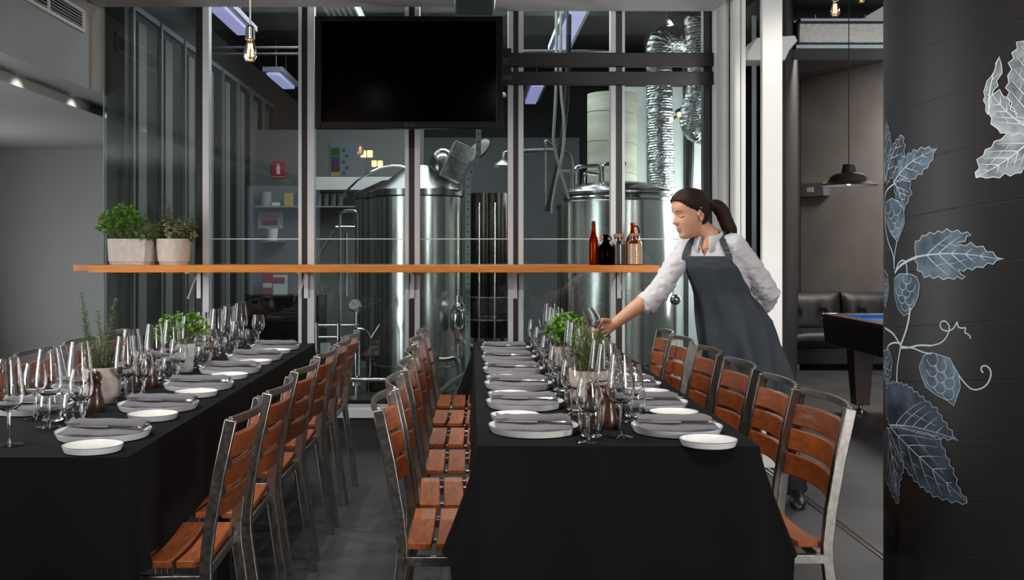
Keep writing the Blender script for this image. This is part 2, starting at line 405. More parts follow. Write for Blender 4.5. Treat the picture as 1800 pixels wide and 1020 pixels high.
# pool room
pw = MB(); a, b = Vector((4.2,14.1,0)), Vector((4.92,12.25,0)); n = Vector((.2,.08,0)); c = Vector((7.2,12.25,0)); n2 = Vector((0,.2,0))
pw.add([a,b,b+n,a+n]+[p+Vector((0,0,3.5)) for p in (a,b,b+n,a+n)], [(0,3,2,1),(4,5,6,7),(0,1,5,4),(1,2,6,5),(2,3,7,6),(3,0,4,7)])
pw.box(5.0,7.2,12.25,12.45,0,3.5)
struct('wall_pool', pw, MT['pinkwall'])
struct('trim_5', MB().box(4.03,4.16,13.55,13.7,0,3.5), MT['blackwall'])
struct('trim_6', MB().box(2.9,7.2,9.5,9.75,3.28,3.5), MT['whiteframe'])
struct('trim_7', MB().box(2.3,2.55,7.1,9.5,3.3,3.5), MT['blackwall'])
# white frame of the folding doors beside the glass, with the floor track
struct('trim_8', MB().box(1.575,1.655,6.74,6.97,0,2.95), MT['whiteframe'], .003)
struct('door_1', MB().box(1.660,1.713,6.68,6.73,0,2.95).box(1.721,1.750,6.69,6.73,0,2.95), MT['whiteframe'], .003)
struct('door_2', MB().box(1.714,1.832,6.18,6.225,.004,3.35), MT['whiteframe'], .003)
struct('trim_9', MB().box(1.70,1.85,3.5,6.95,2.95,3.35), MT['whiteframe'], .003)
tr = struct('trim_10', MB().box(1.712,1.722,1.0,6.9,0,.004).box(1.742,1.752,1.0,6.9,0,.004), MT['chrome'])
obj('groove', MB().box(1.722,1.742,1.0,6.9,0,.0015), MT['blackwall'], tr)

# ------------------------------------------------------------------ glazing
def gx(px, D=6.87): return (px-CX)*D/F
sill = struct('trim_11', MB().box(gx(345),gx(1262),6.80,7.02,.197,.257), MT['alu'], .003)
struct('trim_12', MB().box(gx(345),gx(1262),6.84,7.02,0,.197), MT['blackwall'])
lights = [[(357,368)],[(525,531),(541,553)],[(712,719),(729,738)],[(893,902),(911,920)],[(1073,1082),(1093,1098)],[]]
darks = [(345,357),(531,541),(719,729),(902,911),(1082,1093),(1250,1262)]
edges = [180,357,536,724,906,1088,1250]
for i in range(6):
    p = MB().box(gx(edges[i]), gx(edges[i+1]), 6.895, 6.905, .257, 2.95) if i else MB().box(gx(edges[i]), gx(edges[i+1]), 6.895, 6.905, .02, 2.95)
    wn = struct('window_%d' % (i+1), p, MT['pane'], sm=0)
    for a, b in lights[i]: obj('mullion', MB().box(gx(a),gx(b),6.855,6.93,.257,2.95), MT['alu'], wn, .001)
    a, b = darks[i]; obj('gasket', MB().box(gx(a),gx(b),6.86,6.94,.257,2.95), MT['blackmetal'], wn)
    if i == 0: obj('glass_edge', MB().box(gx(179.2),gx(180.6),6.894,6.906,.02,2.95), MT['edge'], wn)
    else: obj('joint', MB().box(gx(edges[i]),gx(edges[i+1]),6.885,6.893,1.353,1.359), MT['alu'], wn)
    if i == 5: obj('mullion', MB().box(gx(1237),gx(1250),6.88,6.95,.257,2.95), M('dark_aluminium',(.10,.10,.105),.4,.5), wn, .001)
bars = struct('trim_13', MB().box(gx(887),gx(1250),6.81,6.855,2.473,2.562), MT['blackmetal'], .003)
bars = struct('trim_14', MB().box(gx(887),gx(1250),6.81,6.855,2.355,2.44), MT['blackmetal'], .003)

# ------------------------------------------------------------------ vent, television, shelf
t = thing('air_vent', 'white slatted air vent in the grey bulkhead at upper left', 'vent', (-2.43,6.05,2.66))
f = MB(); f.box(-2.432,-2.415,5.5,6.6,2.645,2.665).box(-2.432,-2.415,5.5,6.6,2.765,2.785).box(-2.432,-2.415,6.58,6.6,2.665,2.765).box(-2.432,-2.415,5.5,5.52,2.665,2.765).box(-2.432,-2.415,6.04,6.05,2.665,2.765)
obj('vent_frame', f, MT['white'], t, w=True)
obj('vent_backing', MB().box(-2.4315,-2.4295,5.52,6.58,2.665,2.765), MT['blackmetal'], t, w=True)
for i in range(5):
    z = 2.675+.0185*i
    obj('slat', MB().obox((-2.424,6.05,z+.003),(.012,1.06,.003),Matrix.Rotation(.5,3,'Y')), MT['white'], t, w=True)

def textmesh(name, cu, m, parent):
    tmp = bpy.data.objects.new('tmp', cu); COL.objects.link(tmp); dg = bpy.context.evaluated_depsgraph_get(); dg.update()
    me = bpy.data.meshes.new_from_object(tmp.evaluated_get(dg)); bpy.data.objects.remove(tmp); me.name = name
    me.materials.clear(); me.materials.append(MT[m]); o = bpy.data.objects.new(name, me); COL.objects.link(o); o.parent = parent; return o
def tx(px): return (px-CX)*6.45/F
def tz(py, D=6.45): return EYE+(CY-py)*D/F
t = thing('television', 'large black wall television switched off, hanging in front of the glass', 'television', (tx(718),6.45,tz(226)))
fr = MB(); x0,x1,z0,z1 = tx(553),tx(884),tz(226),tz(28); a0,a1,b0,b1 = tx(565),tx(872),tz(213),tz(37)
fr.box(x0,a0,6.45,6.5,z0,z1).box(a1,x1,6.45,6.5,z0,z1).box(a0,a1,6.45,6.5,z0,b0).box(a0,a1,6.45,6.5,b1,z1).box(x0+.02,x1-.02,6.5,6.54,z0+.02,z1-.02)
obj('bezel', fr, MT['tvframe'], t, .004, w=True)
obj('screen', MB().box(a0,a1,6.462,6.5,b0,b1), MT['screen'], t, w=True)
lg = obj('logo', MB().tube([(tx(714)+.011*math.cos(i*PI/8),6.449,tz(219)+.011*math.sin(i*PI/8)) for i in range(15)], .0018, 6).box(tx(714)-.001,tx(714)+.001,6.4475,6.4505,tz(219)-.005,tz(219)+.006).box(tx(714),tx(714)+.005,6.4475,6.4505,tz(219)-.005,tz(219)-.003), MT['logo'], t, w=True, label='round grey maker emblem')
cu = bpy.data.curves.new('lettering', 'FONT'); cu.body = 'LG'; cu.size = .030; cu.extrude = .001; cu.align_x = 'LEFT'; cu.align_y = 'CENTER'
lo = textmesh('lettering', cu, 'logo', t)
lo.location = Vector((tx(718)+.006,6.449,tz(219)))-t.location; lo.rotation_euler = (PI/2,0,0)
obj('bracket', MB().box(-.5,-.3,6.54,6.84,2.36,2.43), MT['blackmetal'], t, w=True)
obj('mount_arm', MB().box(tx(860),tx(900),6.55,6.82,2.48,2.54).box(tx(860),tx(900),6.55,6.82,2.37,2.43), MT['blackmetal'], t, w=True)

SZ = 1.19
sh = thing('wall_shelf', 'long orange wooden shelf running across the glass front', 'shelf', (-.6,6.7,1.145))
obj('board', MB().box((155-CX)*6.5/F,(1160-CX)*6.5/F,6.5,6.7,1.145,SZ).box((143-CX)*6.84/F,(1160-CX)*6.5/F,6.7,6.845,1.15,SZ), MT['shelfwood'], sh, .002, w=True)
for px in (346,536,724,906,1090):
    x = gx(px, 6.8)
    b = MB().box(x-.013,x+.013,6.842,6.855,.97,1.145).box(x-.013,x+.013,6.56,6.842,1.137,1.1445)
    b.obox((x-.004,6.72,1.06),(.006,.29,.012),Matrix.Rotation(.58,3,'X'))
    obj('bracket', b, MT['white'], sh, w=True)

# pendant bulbs
def bulb(name, label, x, y, z, top, s=1., cord='steel', group=None):
    t = thing(name, label, 'lamp', (x,y,z), 0, group)
    obj('cord', MB().cyl((x,y,z+.16*s),(x,y,top),.0045*s,n=8), MT[cord], t, w=True)
    obj('socket', MB().lathe([(0,.17*s),(.006*s,.168*s),(.021*s,.155*s),(.022*s,.105*s),(.018*s,.10*s),(0,.10*s)],16,(x,y,z)), MT['chrome'], t, w=True)
    g = [(.014,.10),(.017,.09),(.024,.068),(.030,.045),(.029,.025),(.018,.008),(0,.002)]
    inner = [(r-.0015 if r > .002 else 0, h+(.0015 if h < .05 else 0)) for r, h in reversed(g)]
    obj('bulb', MB().lathe([(r*s,h*s) for r,h in g+inner],20,(x,y,z)), MT['glass'], t, w=True)
    fl = MB()
    for k in range(6):
        a = k*PI/3; fl.tube([(x+.008*s*math.cos(a),y+.008*s*math.sin(a),z+.085*s),(x+.013*s*math.cos(a+.3),y+.013*s*math.sin(a+.3),z+.03*s)],.0019*s,5)
    obj('filament', fl, MT['filament'], t, w=True)
    return t
bulb('pendant_bulb', 'glowing filament bulb on a steel cord above the left table', (440-CX)*4.6/F, 4.6, EYE+(CY-111)*4.6/F, 3.35)
bulb('pendant_bulb', 'glowing filament bulb beyond the white door post, left of the pair', (1468-CX)*6.6/F, 6.6, EYE+(CY-31)*6.6/F, 3.35, 1., 'blackcable')
bulb('pendant_bulb', 'filament bulb at top edge beside the black column, right of the pair', (1514-CX)*7.8/F, 7.8, EYE+(CY-6)*7.8/F, 3.5, 1., 'blackcable')

# lamps further back in the dining room, seen as reflections in the glass
for i in range(11):
    y = -.6+.4*i; t = thing('string_bulb', 'small round warm bulb on the string mirrored in the right-hand glass', 'lamp', (2.06,y,2.62), 0, 'string of round bulbs')
    obj('bulb', MB().ell((2.06,y,2.62),(.022,.022,.026),14), MT['halo'], t, w=True); obj('cord', MB().cyl((2.06,y,2.645),(2.06,y,3.35),.003,n=6), MT['blackcable'], t, w=True)
for i, y in enumerate((.4,-1.9,-3.7)):
    for k in (-.05,.05):
        x = -1.55+k; t = thing('lantern', 'square amber glass lantern mirrored in the glass below the television', 'lamp', (x,y,2.66), 0, 'amber lanterns')
        obj('glass_shade', MB().box(x-.04,x+.04,y-.04,y+.04,2.66,2.76), MT['halo'], t, .008, w=True); obj('cord', MB().cyl((x,y,2.76),(x,y,3.35),.003,n=6), MT['blackcable'], t, w=True)
# ------------------------------------------------------------------ pots and bottles on the shelf
def leafquad(mb, p, d, L, W, up, curl=.2):
    d = d.normalized(); s = d.cross(up)
    if s.length < 1e-4: s = d.orthogonal()
    s.normalize(); u = s.cross(d)
    mb.add([p, p+d*L*.45+s*W/2-u*curl*W*.2, p+d*L-u*L*curl, p+d*L*.45-s*W/2-u*curl*W*.2], [(0,1,2),(0,2,3)])
def rvec(): 
    v = Vector((random.gauss(0,1),random.gauss(0,1),random.gauss(0,1))); return v.normalized()
def bush_parsley(c, rx, ry, h, n):
    lf, st = MB(), MB()
    for i in range(n):
        a = random.uniform(0,2*PI); q = math.sqrt(random.random()); hh = h*(1-.45*q*q)*random.uniform(.45,1.05)
        tip = Vector((c[0]+rx*q*math.cos(a)*1.15, c[1]+ry*q*math.sin(a)*1.15, c[2]+hh))
        root = Vector((c[0]+rx*.35*q*math.cos(a), c[1]+ry*.35*q*math.sin(a), c[2]-.005))
        st.tube([root, (root+tip)/2+Vector((0,0,hh*.12)), tip], .0011, 4, caps=False)
        out = (tip-root); out.z *= .3; out = (out.normalized()+rvec()*.5).normalized()
        for k in range(5):
            d = (out + rvec()*.9).normalized(); up = (Vector((0,0,1))+rvec()*.5).normalized()
            p = tip+rvec()*.008
            for w in (-.7,0,.7):
                sd = d.cross(up).normalized(); dd = (d+sd*w).normalized(); leafquad(lf, p, dd, random.uniform(.014,.024), random.uniform(.010,.016), up)
    return lf, st
def bush_small(c, rx, ry, h, n, L, W, k=9, spiky=1.):
    lf, st = MB(), MB()
    for i in range(n):
        a = random.uniform(0,2*PI); q = math.sqrt(random.random()); hh = h*(1-.4*q*q)*random.uniform(.35,1.0)
        root = Vector((c[0]+rx*.5*q*math.cos(a), c[1]+ry*.5*q*math.sin(a), c[2]-.005))
        tip = Vector((c[0]+rx*q*math.cos(a)*1.1+random.gauss(0,.01), c[1]+ry*q*math.sin(a)*1.1, c[2]+hh))
        mid = (root+tip)/2+Vector((random.gauss(0,.008),random.gauss(0,.008),.1*hh)); st.tube([root,mid,tip],.001,4,caps=False)
        for j in range(k):
            f = (j+1.5)/(k+1); p = root.lerp(mid,f*2) if f < .5 else mid.lerp(tip,f*2-1)
            ax = (tip-root).normalized(); o = ax.cross(rvec()); 
            if o.length < 1e-3: continue
            d = o.normalized()+ax*.6*spiky; leafquad(lf, p, d, L*random.uniform(.7,1.2), W, ax)
    return lf, st
def spikes_rosemary(c, r, hs, L=.030, W=.0042, per=52):
    lf, st = MB(), MB()
    for (dx, dy, h, lean) in hs:
        root = Vector((c[0]+dx*.5, c[1]+dy*.5, c[2]-.005)); tip = Vector((c[0]+dx+lean[0], c[1]+dy+lean[1], c[2]+h))
        mid = (root+tip)/2+Vector((random.gauss(0,.006),random.gauss(0,.006),0)); st.tube([root,mid,tip],[.0022,.0018,.001],5,caps=False)
        for j in range(int(per*h/.2)):
            f = (j+1)/(per*h/.2); p = root.lerp(mid,f*2) if f < .5 else mid.lerp(tip,f*2-1)
            ax = (tip-mid).normalized()
            for k in range(3):
                o = ax.cross(rvec())
                if o.length < 1e-3: continue
                leafquad(lf, p, o.normalized()+ax*.55, L*(1-.45*f)*random.uniform(.8,1.15), W, ax, .1)
    return lf, st
def pot_mesh(r0, r1, h, n, c, rot=0, step=True):
    t = .008; zs = .022 if step else 0
    prof = [(0,0),(r0-.008,0),(r0-.008,zs),(r0,zs),(r1,h),(r1-t,h),(r1-t-.003,h-.03),(0,h-.03)]
    if not step: prof = [(0,0),(r0,0),(r1,h),(r1-t,h),(r1-t-.003,h-.03),(0,h-.03)]
    mb = MB().lathe(prof, n); ca, sa = math.cos(rot), math.sin(rot)
    mb.v = [(c[0]+x*ca-y*sa, c[1]+x*sa+y*ca, c[2]+z) for x,y,z in mb.v]; return mb

x = (229.5-CX)*6.67/F; y = 6.68
t = thing('potted_herbs', 'wide angular pot of bright green parsley and thyme at shelf end', 'plant', (x,y,SZ))
pl = [(-.152,.0),(-.10,-.095),(.118,-.095),(.152,-.06),(.152,.06),(.1,.095),(-.10,.095)]
def ring(s, z, sx=1): return [(x+px*s, y+py*s, z) for px, py in pl]
obj('pot', MB().loft([ring(.90,SZ),ring(.90,SZ+.02),ring(.95,SZ+.02),ring(1,SZ+.165),ring(.94,SZ+.165),ring(.92,SZ+.135)]), MT['concrete'], t, .002, w=True, sm=30)
obj('soil', MB().loft([ring(.93,SZ+.13),ring(.93,SZ+.15)]), MT['soil'], t, w=True)
lf, st = bush_parsley((x-.055,y+.02,SZ+.15), .14, .10, .23, 170)
obj('parsley', lf, MT['parsley'], t, w=True, sm=0, label='bright green parsley leaves'); obj('stem', st, MT['stem'], t, w=True)
lf, st = bush_small((x+.06,y-.05,SZ+.15), .17, .07, .15, 240, .017, .008, 13)
obj('thyme', lf, MT['thyme'], t, w=True, sm=0, label='olive green thyme sprigs'); obj('stem', st, MT['stem'], t, w=True)
x = (304.5-CX)*6.67/F
t = thing('potted_herbs', 'round pot of grey-green sage beside the aluminium mullion on the shelf', 'plant', (x,y,SZ))
obj('pot', pot_mesh(.098,.108,.165,28,(x,y,SZ)), MT['concrete'], t, w=True, sm=30)
obj('soil', MB().cyl((x,y,SZ+.13),(x,y,SZ+.15),.098,n=24), MT['soil'], t, w=True)
lf, st = bush_small((x-.005,y,SZ+.15), .15, .1, .18, 150, .030, .017, 10, .7)
l2, s2 = bush_small((x-.035,y-.02,SZ+.15), .04, .03, .33, 26, .028, .016, 20, .6); lf.add(l2.v, l2.f); st.add(s2.v, s2.f)
l2, s2 = bush_small((x+.115,y-.01,SZ+.15), .02, .03, .26, 14, .026, .014, 18, .6); lf.add(l2.v, l2.f); st.add(s2.v, s2.f)
obj('sage', lf, MT['sage'], t, w=True, sm=0); obj('stem', st, MT['stem'], t, w=True)

def hollow(prof, th):      # closed vessel wall from an outer profile that starts on the axis and ends at the lip
    inner = [(max(r-th,0), z+(th if i < 2 else 0)) for i, (r, z) in enumerate(prof)]
    inner[0] = (0, prof[0][1]+th*1.5); inner[-1] = (max(prof[-1][0]-th,.001), prof[-1][1])
    return prof + list(reversed(inner))
def sx(px, D=6.62): return (px-CX)*D/F
def bottle(name, label, cat, px, D, prof, mat, th=.003):
    t = thing(name, label, cat, (sx(px,D),D,SZ)); obj('body', MB().lathe(hollow(prof,th),28), MT[mat], t); return t
k = 6.62/F
t = bottle('beer_bottle', 'tall slim amber bottle, leftmost on the shelf end', 'bottle', 1043.5, 6.62, [(0,0),(.028,0),(.029,.005),(.029,.145),(.026,.165),(.017,.19),(.014,.215),(.012,.245),(.013,.25),(.012,.262)], 'amber')
obj('stopper', MB().lathe([(0,.262),(.011,.262),(.011,.272),(.008,.276),(0,.276)],14), MT['rubber'], t)
t = bottle('growler', 'dark amber jug with small ring handle beside the slim bottle', 'bottle', 1064.5, 6.60, [(0,0),(.043,0),(.045,.006),(.045,.10),(.040,.118),(.024,.135),(.015,.155),(.014,.18),(.016,.184),(.016,.192)], 'darkamber')
obj('handle', MB().tube([(.014+.016*math.sin(a)*1.3,0,.165-.016*math.cos(a)+.0) for a in [i*PI/8 for i in range(9)]], .004, 8), MT['darkamber'], t)
def corkjar(name, label, px, D, fill, r, h):
    t = bottle(name, label, 'jar', px, D, [(0,0),(r-.002,0),(r,.005),(r,h*.72),(r-.006,h*.79),(r-.014,h*.82),(r-.015,h*.95)], 'glass', .0025)
    obj('contents', MB().lathe([(0,.008),(r+.0004,.006),(r+.0004,h*.70),(0,h*.705)],24), MT[fill], t)
    obj('cork_lid', MB().lathe([(0,h*.88),(r-.019,h*.88),(r-.019,h*.951),(r-.012,h*.951),(r-.011,h*1.05),(0,h*1.05)],24), MT['cork'], t)
    return t
corkjar('cork_jar', 'cork-topped glass jar almost hidden behind the dark jug', 1061, 6.74, 'beans', .036, .175)
corkjar('cork_jar', 'cork-topped glass jar of dark roasted malt on the shelf', 1087.5, 6.62, 'beans', .042, .186)
corkjar('cork_jar', 'cork-topped glass jar of pale grain, rightmost on the shelf', 1115.5, 6.62, 'grain', .047, .190)
t = bottle('growler', 'tall amber jug with handle behind the jar of pale grain', 'bottle', 1112, 6.77, [(0,0),(.042,0),(.044,.006),(.044,.14),(.040,.165),(.020,.20),(.013,.225),(.012,.25),(.015,.254),(.015,.268)], 'amber')
obj('handle', MB().tube([(.012,0,.245),(.024,0,.25),(.037,0,.235),(.043,0,.20),(.041,0,.165)], .005, 8), MT['darkamber'], t)
# ------------------------------------------------------------------ tables and cloths
TZ = .75
def cloth(x0, x1, y0, y1, front, back, side, flare, seed, y0flare=True, y1flare=True):
    rnd = random.Random(seed); mb = MB(); pts = []; R = .012
    def seg(a, b, nrm, n):
        for i in range(n): t = i/n; pts.append((a[0]+(b[0]-a[0])*t, a[1]+(b[1]-a[1])*t, nrm[0], nrm[1], t))
    nx, ny = 40, 110
    def corner(cx, cy, a0):
        for i in range(7): a = a0+PI/2*i/7; pts.append((cx+R*math.cos(a), cy+R*math.sin(a), math.cos(a), math.sin(a), -1))
    seg((x0+R,y0),(x1-R,y0),(0,-1),nx); corner(x1-R,y0+R,-PI/2)
    seg((x1,y0+R),(x1,y1-R),(1,0),ny); corner(x1-R,y1-R,0)
    seg((x1-R,y1),(x0+R,y1),(0,1),nx); corner(x0+R,y1-R,PI/2)
    seg((x0,y1-R),(x0,y0+R),(-1,0),ny); corner(x0+R,y0+R,PI)
    n = len(pts); rows = 14; rings = []
    ph = [rnd.uniform(0,6.28) for _ in range(6)]
    for j in range(rows+1):
        g = []
        for (x,y,ux,uy,t) in pts:
            L = side
            if uy < -.72: L = front
            elif uy > .72: L = back
            dcx = min(abs(x-x0),abs(x-x1)); dcy0, dcy1 = abs(y-y0), abs(y-y1)
            dc0 = math.hypot(dcx,dcy0); dc1 = math.hypot(dcx,dcy1)
            f = (math.exp(-(dc0/.10)**2) if y0flare else 0)+(math.exp(-(dc1/.10)**2) if y1flare else 0)
            d = j/rows
            sgn = x*3.1+y*2.3
            wv = .5+.5*math.sin(x*17+ph[0]+1.3*math.sin(x*9+ph[1])) if abs(uy) > .72 else .5+.5*math.sin(y*11+ph[2]+1.1*math.sin(y*7+ph[3]))
            off = .0025+d**1.2*(flare*f + (.022*wv+.006)*(1-f)*(L/.3))
            drop = L*d
            g.append((x+ux*off, y+uy*off, TZ+.004-drop - (.004 if j else 0)))
        rings.append(g)
    vs = [v for g in rings for v in g]; fs = []
    for i in range(rows):
        for k in range(n):
            l = (k+1) % n; fs.append((i*n+k, (i+1)*n+k, (i+1)*n+l, i*n+l))
    fs.append(tuple(range(n))); mb.add(vs, fs)
    return mb
def trestle(x0,x1,y0,y1,label):
    t = thing('dining_table', label, 'table', ((x0+x1)/2,(y0+y1)/2,0), 0, 'tables under the cloths')
    obj('tabletop', MB().box(x0+.006,x1-.006,y0+.006,y1-.006,TZ-.03,TZ), MT['millwood'], t, w=True)
    for sx_ in (x0+.07,x1-.07):
        for sy_ in (y0+.12,y1-.12): obj('leg', MB().box(sx_-.02,sx_+.02,sy_-.02,sy_+.02,0,TZ-.03), MT['blackmetal'], t, w=True)
RX0, RX1, RY0, RY1 = .022, .786, 2.862, 6.05
LX0, LX1, LY0, LY1 = -1.63, -.885, 2.71, 5.98
trestle(RX0,RX1,RY0,RY1,'long table hidden under the right-hand black cloth')
trestle(LX0,LX1,LY0,4.19,'near half of the left table hidden under its black cloth')
trestle(LX0,LX1,4.21,LY1,'far half of the left table hidden under its black cloth')
def clothobj(mb, label):
    o = obj('tablecloth', mb, MT['cloth'], None, sm=60, fix=True); tag(o, label, 'tablecloth', 'black tablecloths')
    return o
clothobj(cloth(RX0,RX1,RY0,RY1,.52,.52,.285,.10,3), 'black tablecloth draped over the right-hand table beside the waitress')
clothobj(cloth(LX0,LX1,LY0,4.197,.52,.285,.285,.06,5,True,False), 'black tablecloth over the near half of the left table')
clothobj(cloth(LX0,LX1,4.203,LY1,.285,.52,.285,.06,8,False,True), 'black tablecloth over the far half of the left table')

# ------------------------------------------------------------------ chairs
POST = [(-.262,0),(-.225,.26),(-.203,.42),(-.202,.47),(-.212,.56),(-.236,.70),(-.268,.845)]
def xpost(z):
    for (a,b),(c,d) in zip(POST,POST[1:]):
        if b <= z <= d: return a+(c-a)*(z-b)/(d-b)
    return POST[-1][0]
def make_chair():
    t = thing('dining_chair', 'x', 'chair', (0,0,0))
    for s in (-1,1):
        obj('leg', MB().bar([(x,s*.204,z) for x,z in POST], .022, .031, (0,1,0)), MT['steel'], t, .0025)
        obj('leg', MB().bar([(.185,s*.204,0),(.185,s*.204,.415)], .022, .024, (0,1,0)), MT['steel'], t, .0025)
    f = MB()
    for s in (-1,1): f.box(-.195,.20,s*.204-.011,s*.204+.011,.415,.441)
    f.box(.176,.198,-.193,.193,.415,.441).box(-.20,-.178,-.193,.193,.415,.441)
    f.box(-.19,.19,-.012,.012,.421,.433)
    obj('seat_frame', f, MT['steel'], t, .002)
    def bow(y): return -.034*(1-(y/.2)**2)
    ys = [-.204+.408*i/12 for i in range(13)]
    obj('top_rail', MB().bar([(xpost(.842)+bow(y),y,.842) for y in ys], .022, .010, (0,0,1)), MT['steel'], t, .0015)
    for zc in (.768,.692,.616):
        rings = []
        for i in range(13):
            y = -.192+.384*i/12; g = []
            for dx, dz in ((.009,-.032),(.009,.032),(-.009,.032),(-.009,-.032)):
                z = zc+dz; g.append((xpost(z)+bow(y)+dx+.004, y, z))
            rings.append(g)
        obj('back_slat', MB().loft(rings), MT['backwood'], t, .003)
    for z in (.730,.654):
        for y in (-.165,.165): obj('slat_tab', MB().box(xpost(z)+bow(y)-.006,xpost(z)+bow(y)+.002,y-.014,y+.014,z-.018,z+.018), MT['steel'], t)
    for xc in (-.156,-.076,.004,.084,.164):
        wd = .067; rings = []
        for i in range(11):
            y = -.198+.396*i/10; z = .445+.012*(y/.2)**2; g = []
            for dx, dz in ((-wd/2,0),(wd/2,0),(wd/2,.019),(-wd/2,.019)): g.append((xc+dx,y,z+dz))
            rings.append(g)
        obj('seat_slat', MB().loft(rings), MT['chairwood'], t, .003)
    return t
ORD = ['first','second','third','fourth','fifth','sixth','seventh']
proto = make_chair(); used = [False]
def chair(x, y, rz, label, group):
    if not used[0]:
        used[0] = True; proto.location = (x,y,0); proto.rotation_euler = (0,0,rz); proto['label'] = label; proto['group'] = group; return
    dup(proto, (x,y,0), rz, label, group)
rr = random.Random(2)
for i, y in enumerate((3.13,3.55,4.09,4.62,5.18,5.66)):
    chair(.778+rr.uniform(-.008,.008), y, PI+rr.uniform(-.03,.03), 'slatted wood and steel chair, %s from front on right side of right table' % ORD[i], 'chairs right of the right table')
for i, y in enumerate((3.11,3.56,4.08,4.60,5.13,5.68)):
    chair(.016+rr.uniform(-.008,.008), y, rr.uniform(-.03,.03), 'slatted wood and steel chair, %s from front on left side of right table' % ORD[i], 'chairs left of the right table')
for i, y in enumerate((2.94,3.45,4.03,4.57,5.09,5.54)):
    chair(-.894+rr.uniform(-.008,.008), y, PI+rr.uniform(-.03,.03), 'slatted wood and steel chair, %s from front on right side of left table' % ORD[i], 'chairs right of the left table')
for i, y in enumerate((4.03,4.57,5.10,5.60)):
    chair(-1.625, y, rr.uniform(-.03,.03), 'slatted wood and steel chair against grey wall, %s visible left of left table' % ORD[i], 'chairs left of the left table')

# ------------------------------------------------------------------ tableware
def vessel(out, th):
    inn = [(max(r-th,.0004), z) for r, z in out if r > .006]
    return out, inn
def lathe_part(name, prof, m, t, n=32): return obj(name, MB().lathe(prof, n), m, t, sm=50)
def glass_profile(bowl, th=.0015):
    inner = [(max(r-th,0.0005), z) for r, z in bowl[1:]]
    inner = [(0, bowl[0][1]+.004)] + [(r, z+(.003 if i == 0 else .0)) for i, (r, z) in enumerate(inner)]
    return [(0,bowl[0][1])]+bowl+list(reversed(inner))
def make_wine(name, h, fr, bowl, zb):
    t = thing(name, 'x', 'glass')
    lathe_part('foot', [(0,0),(fr,0),(fr,.0014),(fr*.6,.0035),(.006,.0065),(0,.0065)], MT['glass'], t)
    lathe_part('stem', [(0,.006),(.0055,.0063),(.0036,.018),(.0032,zb*.6),(.0042,zb-.006),(.007,zb),(0,zb)], MT['glass'], t, 16)
    lathe_part('bowl', glass_profile(bowl), MT['glass'], t)
    return t
tall = make_wine('wine_glass', .237, .039, [(.007,.091),(.018,.096),(.030,.106),(.0375,.118),(.0400,.130),(.0392,.146),(.0360,.175),(.0315,.21),(.0275,.237)], .091)
short = make_wine('wine_glass', .177, .034, [(.007,.074),(.017,.080),(.026,.090),(.0325,.103),(.0355,.119),(.0350,.132),(.0315,.155),(.0268,.177)], .074)
tumb = thing('tumbler', 'x', 'glass')
lathe_part('body', [(0,0),(.024,0),(.030,.006),(.0355,.025),(.0380,.048),(.0370,.070),(.0335,.093),(.0322,.093),(.0353,.070),(.0362,.048),(.0335,.028),(.027,.014),(0,.011)], MT['glass'], tumb)
plate = thing('dinner_plate', 'x', 'plate')
obj('plate_body', MB().lathe([(0,0),(.105,0),(.124,.003),(.1325,.021),(.1318,.0225),(.1300,.0218),(.121,.0085),(.10,.006),(0,.006)],56), MT['porcelain'], plate, sm=50)
obj('rim', MB().tube([(.1318*math.cos(2*PI*i/56),.1318*math.sin(2*PI*i/56),.0225) for i in range(56)], .0011, 6, closed=True), MT['rim'], plate, label='thin blue rim line')
bread = thing('bread_plate', 'x', 'plate')
obj('plate_body', MB().lathe([(0,0),(.060,0),(.072,.003),(.078,.018),(.0773,.0193),(.0757,.0187),(.069,.0075),(.055,.0055),(0,.0055)],48), MT['porcelain'], bread, sm=50)
obj('rim', MB().tube([(.0772*math.cos(2*PI*i/48),.0772*math.sin(2*PI*i/48),.0193) for i in range(48)], .0011, 6, closed=True), MT['rim'], bread, label='thin blue rim line')
def napkin_proto():
    t = thing('napkin', 'x', 'napkin')
    def sheet(x0,x1,y0,y1,z0,th,skew=0,crown=0,fall=0):
        mb = MB(); nx, ny = 16, 8; top = []; bot = []
        for i in range(nx+1):
            for j in range(ny+1):
                u, v = i/nx, j/ny; x = x0+(x1-x0)*u+skew*v; y = y0+(y1-y0)*v
                z = z0+crown*math.sin(PI*v)-.003*math.sin(PI*u)+.0012*math.sin(x*60+y*35)-fall*(1-v)
                e = min(u,1-u,v,1-v); zz = th*(.35+.65*min(1,e*9))
                top.append((x,y,z+zz)); bot.append((x,y,z))
        n = len(top); q = ny+1; fs = []
        for i in range(nx):
            for j in range(ny):
                a = i*q+j; fs.append((a,a+q,a+q+1,a+1)); fs.append((n+a,n+a+1,n+a+q+1,n+a+q))
        for i in range(nx):
            a = i*q; fs.append((a,n+a,n+a+q,a+q)); a = i*q+ny; fs.append((a,a+q,n+a+q,n+a))
        for j in range(ny):
            a = j; fs.append((a,a+1,n+a+1,n+a)); a = nx*q+j; fs.append((a,n+a,n+a+1,a+1))
        return mb.add(top+bot, fs)
    obj('folded_sheet', sheet(-.115,.112,-.050,.066,.0215,.006,fall=.006), MT['napkin'], t, sm=60)
    obj('upper_fold', sheet(-.112,.108,.012,.068,.0265,.017,.004,.004), MT['napkin'], t, sm=60)
    obj('turned_corner', MB().add([(-.112,.010,.037),(-.075,.010,.0385),(-.112,.062,.048),(-.112,.010,.0345),(-.075,.010,.036),(-.112,.062,.0455)],[(0,1,2),(5,4,3),(0,3,4,1),(1,4,5,2),(2,5,3,0)]), MT['napkin'], t)
    return t
nap = napkin_proto()
kn = thing('table_knife', 'x', 'knife')
